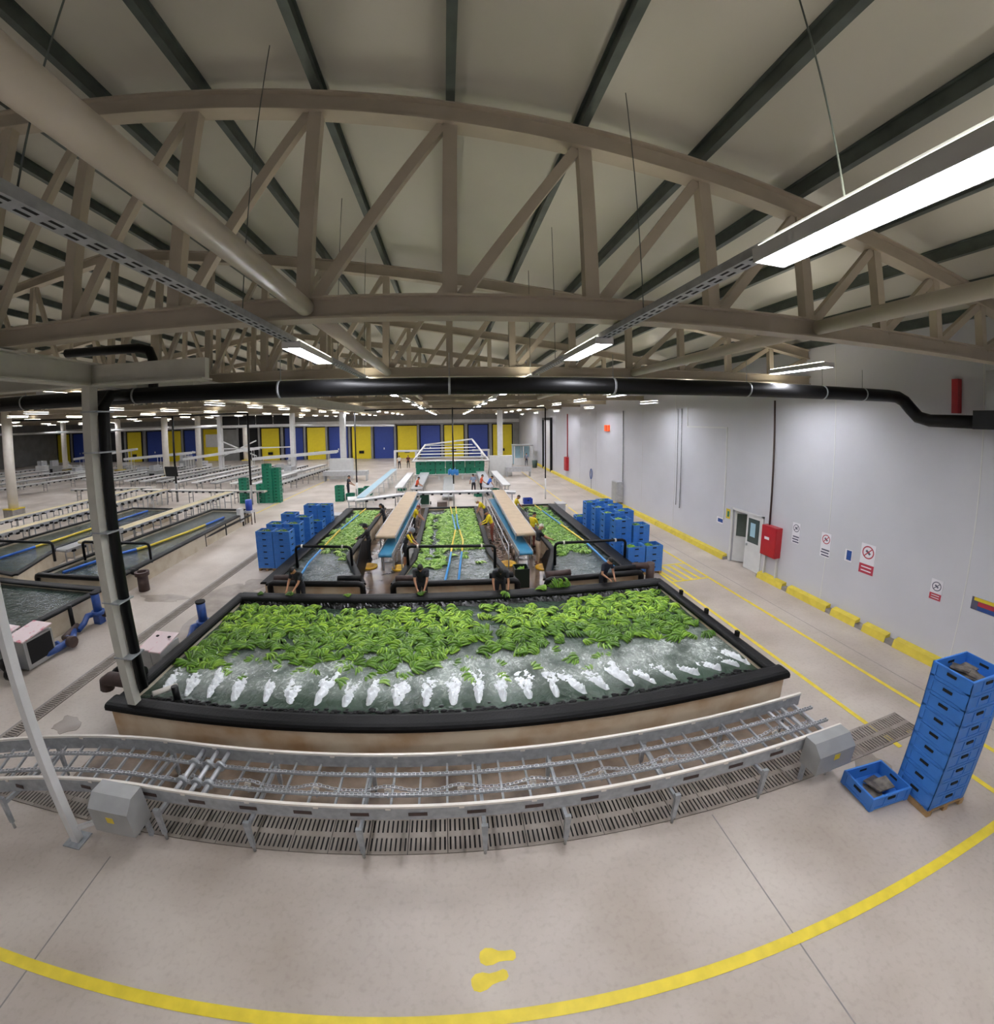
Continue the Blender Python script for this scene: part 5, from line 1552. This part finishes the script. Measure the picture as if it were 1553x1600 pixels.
MB().b(-12.75, -12.5, 22.3, 22.7, .3, 1.1).build('gearbox', M_white, t)
for dx, dy in ((-.22, -.2), (.22, -.2), (-.22, .2), (.22, .2)):
    MB().cyl((-12.4 + dx, 23.2 + dy, 0), (-12.4 + dx, 23.2 + dy, .7), .03, 6).build('leg', M_brown, t)

# conveyor lines of the left hall
LC = [(-16.4, 14.9, 28.0, 1.15, M_belty, 'yellowish belt conveyor beside the long left tank'), (-17.35, 14.5, 27.6, .85, M_greym, 'grey lower conveyor next to the yellowish belt'),
      (-22.6, 13.5, 29.0, 1.15, M_belty, 'yellowish belt conveyor beyond the farther left tank'), (-23.6, 14.0, 29.0, .85, M_greym, 'grey lower conveyor beyond the farther left tank'),
      (-26.0, 17.0, 29.5, 1.1, M_belty, 'yellowish belt conveyor nearest the valley columns'), (-27.2, 17.5, 29.5, .85, M_greym, 'grey lower conveyor nearest the valley columns')]
for x, y0, y1, z, b, nm in LC:
    belt_conveyor(nm, (x, y0, z), (x, y1, z), .62, b, pads=True, leg_step=1.6, group='left hall conveyors')
for k, (x, y, x2, y2, nm) in enumerate(((-14.2, 29.4, -25.5, 29.8, 'pale cross conveyor behind the left tanks'), (-25.5, 31.0, -33, 29.5, 'pale cross conveyor slanting past the valley column'))):
    belt_conveyor(nm, (x, y, 1.0), (x2, y2, 1.0), .6, M_whitepl, pads=True, frame=M_greym, group='left hall conveyors')
names = ['first', 'second', 'third', 'fourth', 'fifth', 'sixth', 'seventh', 'eighth', 'ninth', 'tenth', 'eleventh', 'twelfth']
for k in range(12):
    x = -15.2 - k * 2.15
    belt_conveyor('pale roller line of the far left hall, %s from the aisle' % names[k], (x, 33.5 + .25 * k, .9), (x + 1.6, 50 - (k % 3), .95), .7, M_white if k % 3 else M_greym, pads=(k % 2 == 0), frame=M_greym, leg_step=2.6, group='far left roller lines')
for k in range(5):
    x = -43 - k * 4.5
    belt_conveyor('pale roller line beyond the valley columns, %s from the columns' % names[k], (x, 27 + k, .9), (x + 4, 50, .95), .8, M_white, pads=(k % 2 == 0), frame=M_greym, leg_step=3, group='far left roller lines')
for k in range(4):
    belt_conveyor('white raised conveyor bridge in the far left hall, %s from the aisle' % names[k], (-12.6 - k * 9.5, 44 + k, 2.9 + .5 * (k % 2)), (-22 - k * 9.5, 43 + k, 2.3), .8, M_white, frame=M_white, leg_step=3.2, rail_h=.3, group='raised conveyor bridges')
for x, y, nm in ((-31.2, 22.5, 'nearest'), (-31.4, 40.5, 'second'), (-31.2, 46.5, 'third'), (-31.2, 58.5, 'farthest'), (-43.4, 46.5, 'beyond the row, near'), (-53.6, 47.0, 'beyond the row, far')):
    t = thing('column', 'round white column in the left hall, %s' % nm, 'column', (x, y, 0), group='valley columns')
    MB().cyl((x, y, .75), (x, y, 8.2), .34, 16).build('shaft', M_whitepl, t)
    MB().b(x - .5, x + .5, y - .5, y + .5, 0, .7).build('plinth', M_grey, t)
    MB().b(x - .52, x + .52, y - .52, y + .52, .7, .77).build('yellow_band', M_yellow, t)
for x, y, nm in ((-11.7, 43.2, 'left of the packing machine'), (5.5, 43.3, 'right of the packing machine')):
    t = thing('column', 'square pale column %s' % nm, 'column', (x, y, 0), group='aisle columns')
    MB().b(x - .28, x + .28, y - .28, y + .28, 0, 7.16).build('shaft', M_white, t)
    MB().b(x - 1.3, x + 1.2, y - 1.0, y - .45, 0, 2.2).build('side_panels', M_white, t)
for x, y, nm in ((-32.4, 23.6, 'farthest left'), (-29.6, 28.7, 'behind the grey post'), (-22.3, 29.8, 'with a black screen'), (-15.2, 29.0, 'by the green crates')):
    t = thing('support_pole', 'tall black-topped pole in the left hall, %s' % nm, 'pole', (x, y, 0), group='left hall poles')
    MB().cyl((x, y, 0), (x, y, 1.5), .09, 8).build('lower_sleeve', M_greym, t)
    MB().cyl((x, y, 1.5), (x, y, 6.9), .08, 8).build('upper_pipe', M_blackp, t)
t = thing('screen', 'black screen on the pole in the left hall', 'screen', (-22.3, 29.55, 2.1))
MB().box((-22.45, 29.5, 2.5), (1.1, .08, .8), rx=R(10)).build('panel', M_dark, t)
MB().cyl((-22.35, 29.6, 2.4), (-22.3, 29.75, 2.4), .03, 6).build('arm', M_greym, t)
tag(MB().tube([(-32.4, 23.6, 6.9), (-29.6, 28.7, 6.9), (-22.3, 29.8, 6.9), (-15.2, 29.0, 6.9)], .06, 8).build('cross_pipe', M_blackp), 'thin black pipe joining the left hall poles overhead', 'pipe')
t = thing('ventilation_frame', 'white frame with four black panels above the left dock doors', 'panel frame', (-22.6, 45, 0))
for k in range(4):
    MB().b(-26.8 + k * 2.15, -24.8 + k * 2.15, 44.9, 45.05, 6.05, 7.1).build('black_panel', M_dark, t)
MB().b(-27.2, -18.0, 44.9, 45.1, 5.75, 6.0).build('lower_rail', M_white, t)
MB().b(-27.2, -18.0, 44.9, 45.1, 7.12, 7.25).build('upper_rail', M_white, t)
for x in (-27.2, -18.1):
    MB().b(x - .25, x + .25, 44.75, 45.2, 0, 7.25).build('post', M_white, t)
for z0, z1 in ((2.4, 4.2), (4.2, 2.4)):
    MB().bar((-27.0, 44.95, z0), (-22.6, 44.95, z1), .12, .12).build('cross_brace', M_white, t)
MB().bar((-27.0, 44.95, 3.3), (-18.3, 44.95, 3.4), .12, .12).build('cross_brace', M_white, t)
tag(MB().tube([(-76.98, 45.5, 5.8), (-36, 45.5, 5.9), (-27.4, 45.5, 6.0)], .14, 8).build('supply_pipe', M_white), 'white pipe crossing the left hall before the dock doors', 'pipe')
tag(MB().tube([(-18.0, 45.0, 5.85), (-6.3, 45.05, 5.6)], .11, 8).build('supply_pipe', M_white), 'white pipe crossing from the black panels to the middle', 'pipe')
rd = random.Random(9)
FLM = []
for k in range(16):
    x, y = rd.uniform(-58, -17), rd.uniform(40, 55)
    t = thing('packing_machine', 'pale steel machine block on the far left floor, number %s by distance from the aisle' % 'x', 'machine', (x, y, 0), group='far left machines')
    w_, d_, h_ = rd.uniform(.8, 2.2), rd.uniform(.8, 1.6), rd.uniform(1.2, 2.4)
    MB().b(x - w_ / 2, x + w_ / 2, y - d_ / 2, y + d_ / 2, .35, h_ * .7).build('body', M_greym if k % 2 else M_white, t)
    MB().b(x - w_ * .35, x + w_ * .1, y - d_ * .4, y + d_ * .4, h_ * .7, h_).build('head', M_steel, t)
    for sx in (-1, 1):
        for sy in (-1, 1):
            MB().cyl((x + sx * w_ * .42, y + sy * d_ * .42, 0), (x + sx * w_ * .42, y + sy * d_ * .42, .36), .04, 6).build('leg', M_greym, t)
    MB().b(x - w_ * .3, x + w_ * .2, y - d_ / 2 - .02, y - d_ / 2, .6, h_ * .55).build('door', M_dark if k % 3 == 0 else M_white, t)
    FLM.append((x, t))
FLM.sort(key=lambda q: -q[0])
for k, (x, t) in enumerate(FLM):
    t['label'] = 'pale steel machine block on the far left floor, %s from the aisle' % NTH[k]

# ================================================================== FAR MIDDLE: packing machine
t = thing('packing_machine', 'white framed machine holding a row of green crates, middle distance', 'machine', (-.3, 43, 0))
for x in (-6.3, -3.9, 3.6, 4.4):
    MB().b(x - .12, x + .12, 44.9, 45.1, 0, 2.7).build('post', M_white, t)
MB().b(-6.4, -3.2, 44.85, 45.15, 2.6, 2.8).build('top_rail', M_white, t)
MB().b(2.5, 4.5, 44.85, 45.15, 2.55, 2.75).build('top_rail', M_white, t)
MB().bar((-3.9, 40.5, 1.9), (-2.9, 46, 3.3), .15, .15).build('slanting_post', M_white, t)
MB().bar((4.0, 40.5, 1.8), (2.6, 46, 3.8), .15, .15).build('slanting_post', M_white, t)
MB().bar((-3.0, 46, 3.3), (2.6, 46, 3.9), .15, .15).build('ridge_rail', M_white, t)
for k in range(6):
    u = k / 5
    MB().bar((-3.9 + u, 40.5 + 5.5 * u, 2.0 + 1.2 * u), (4.0 - 1.4 * u, 40.5 + 5.5 * u, 1.95 + 1.3 * u), .85, .05).build('chute_slat', M_galv if k % 2 else M_white, t)
MB().b(-3.7, 3.4, 41.0, 41.2, .35, .5).b(-3.7, 3.4, 40.4, 41.6, .5, .56).build('bench', M_white, t)
for x in (-3.6, -1.2, 1.2, 3.3):
    MB().b(x - .06, x + .06, 40.5, 40.62, 0, .5).build('leg', M_white, t)
CT = crate_meshes(.95, .6, .62, M_green, 't')
for k in range(7):
    for j in range(2):
        rd = random.Random(k * 3 + j)
        place_crate(CT, (-3.1 + k * 1.02, 41.0, .57 + j * .64), rd.uniform(-.12, .12), '%s green tub on the packing bench, %s from the left' % (('lower', 'upper')[j], NTH[k]), 'green tubs on the packing machine', 'plastic_tub')
for x, nm in ((-2.7, 'left'), (2.9, 'right')):
    belt_conveyor('steel roller line feeding the packing machine on the %s' % nm, (x, 30.4, .85), (x + .1, 39.6, .9), .8, M_steel, leg_step=2, group='packing lines')
    belt_conveyor('white outer roller line beside the %s packing line' % nm, (x * 1.55, 31.5, .8), (x * 1.5, 39.6, .9), .6, M_white, leg_step=2, group='packing lines')
belt_conveyor('narrow middle roller line running to the packing machine', (-.25, 29.5, .35), (-.25, 39.5, .4), .8, M_greym, leg_step=2, group='packing lines')
for k, (x, y) in enumerate(((-3.0, 30.2), (-2.1, 30.6), (2.2, 31.0), (3.7, 33.0), (-4.3, 34.5), (3.6, 30.4))):
    place_crate(CG, (x, y, 0), .2 * k, 'green crate on the floor %s' % ['left of the orange packer', 'in front of the orange packer', 'beside the grey-blue packer', 'by the right roller line', 'by the left roller line', 'right of the leaning packer'][k], 'loose green crates', 'plastic_crate')
t = thing('glass_booth', 'small white glass booth at the far end by the wall', 'booth', (9.6, 52.5, 0))
MB().b(8.5, 10.9, 51.6, 51.7, 0, 1.0).build('front_panel', M_white, t)
MB().b(8.5, 10.9, 53.5, 53.6, 0, 2.6).build('rear_panel', M_beltl, t)
MB().b(8.4, 11.0, 51.5, 53.7, 2.6, 2.75).build('roof', M_greym, t)
for x in (8.5, 9.7, 10.9):
    for y in (51.65, 53.55):
        MB().b(x - .06, x + .06, y - .06, y + .06, 0, 2.6).build('post', M_white, t)
tag(MB().tube([(10.6, 48.8, 0), (10.6, 48.8, .9), (10.6, 48.8, .95)], 0, 12, True, [.28, .36, .3]).build('waste_bin', mat('grey_green_bin', '4c5f58', .5)), 'grey-green waste bin by the far wall', 'bin')
t = thing('steel_tank_line', 'stainless washing trough at the far right of the aisle', 'trough', (7.2, 42, 0))
MB().b(5.9, 8.6, 41.2, 42.0, .55, 1.0).build('trough_body', M_steel, t)
for x in (6.0, 8.5):
    MB().b(x - .05, x + .05, 41.3, 41.9, 0, .55).build('leg', M_steel, t)
t = thing('steel_tank_line', 'stainless trough at the foot of the left aisle column', 'trough', (-11, 41, 0))
MB().b(-13.2, -8.6, 40.4, 41.4, .6, 1.05).build('trough_body', M_steel, t)
for x in (-13.1, -10.9, -8.7):
    MB().b(x - .05, x + .05, 40.5, 41.3, 0, .6).build('leg', M_steel, t)
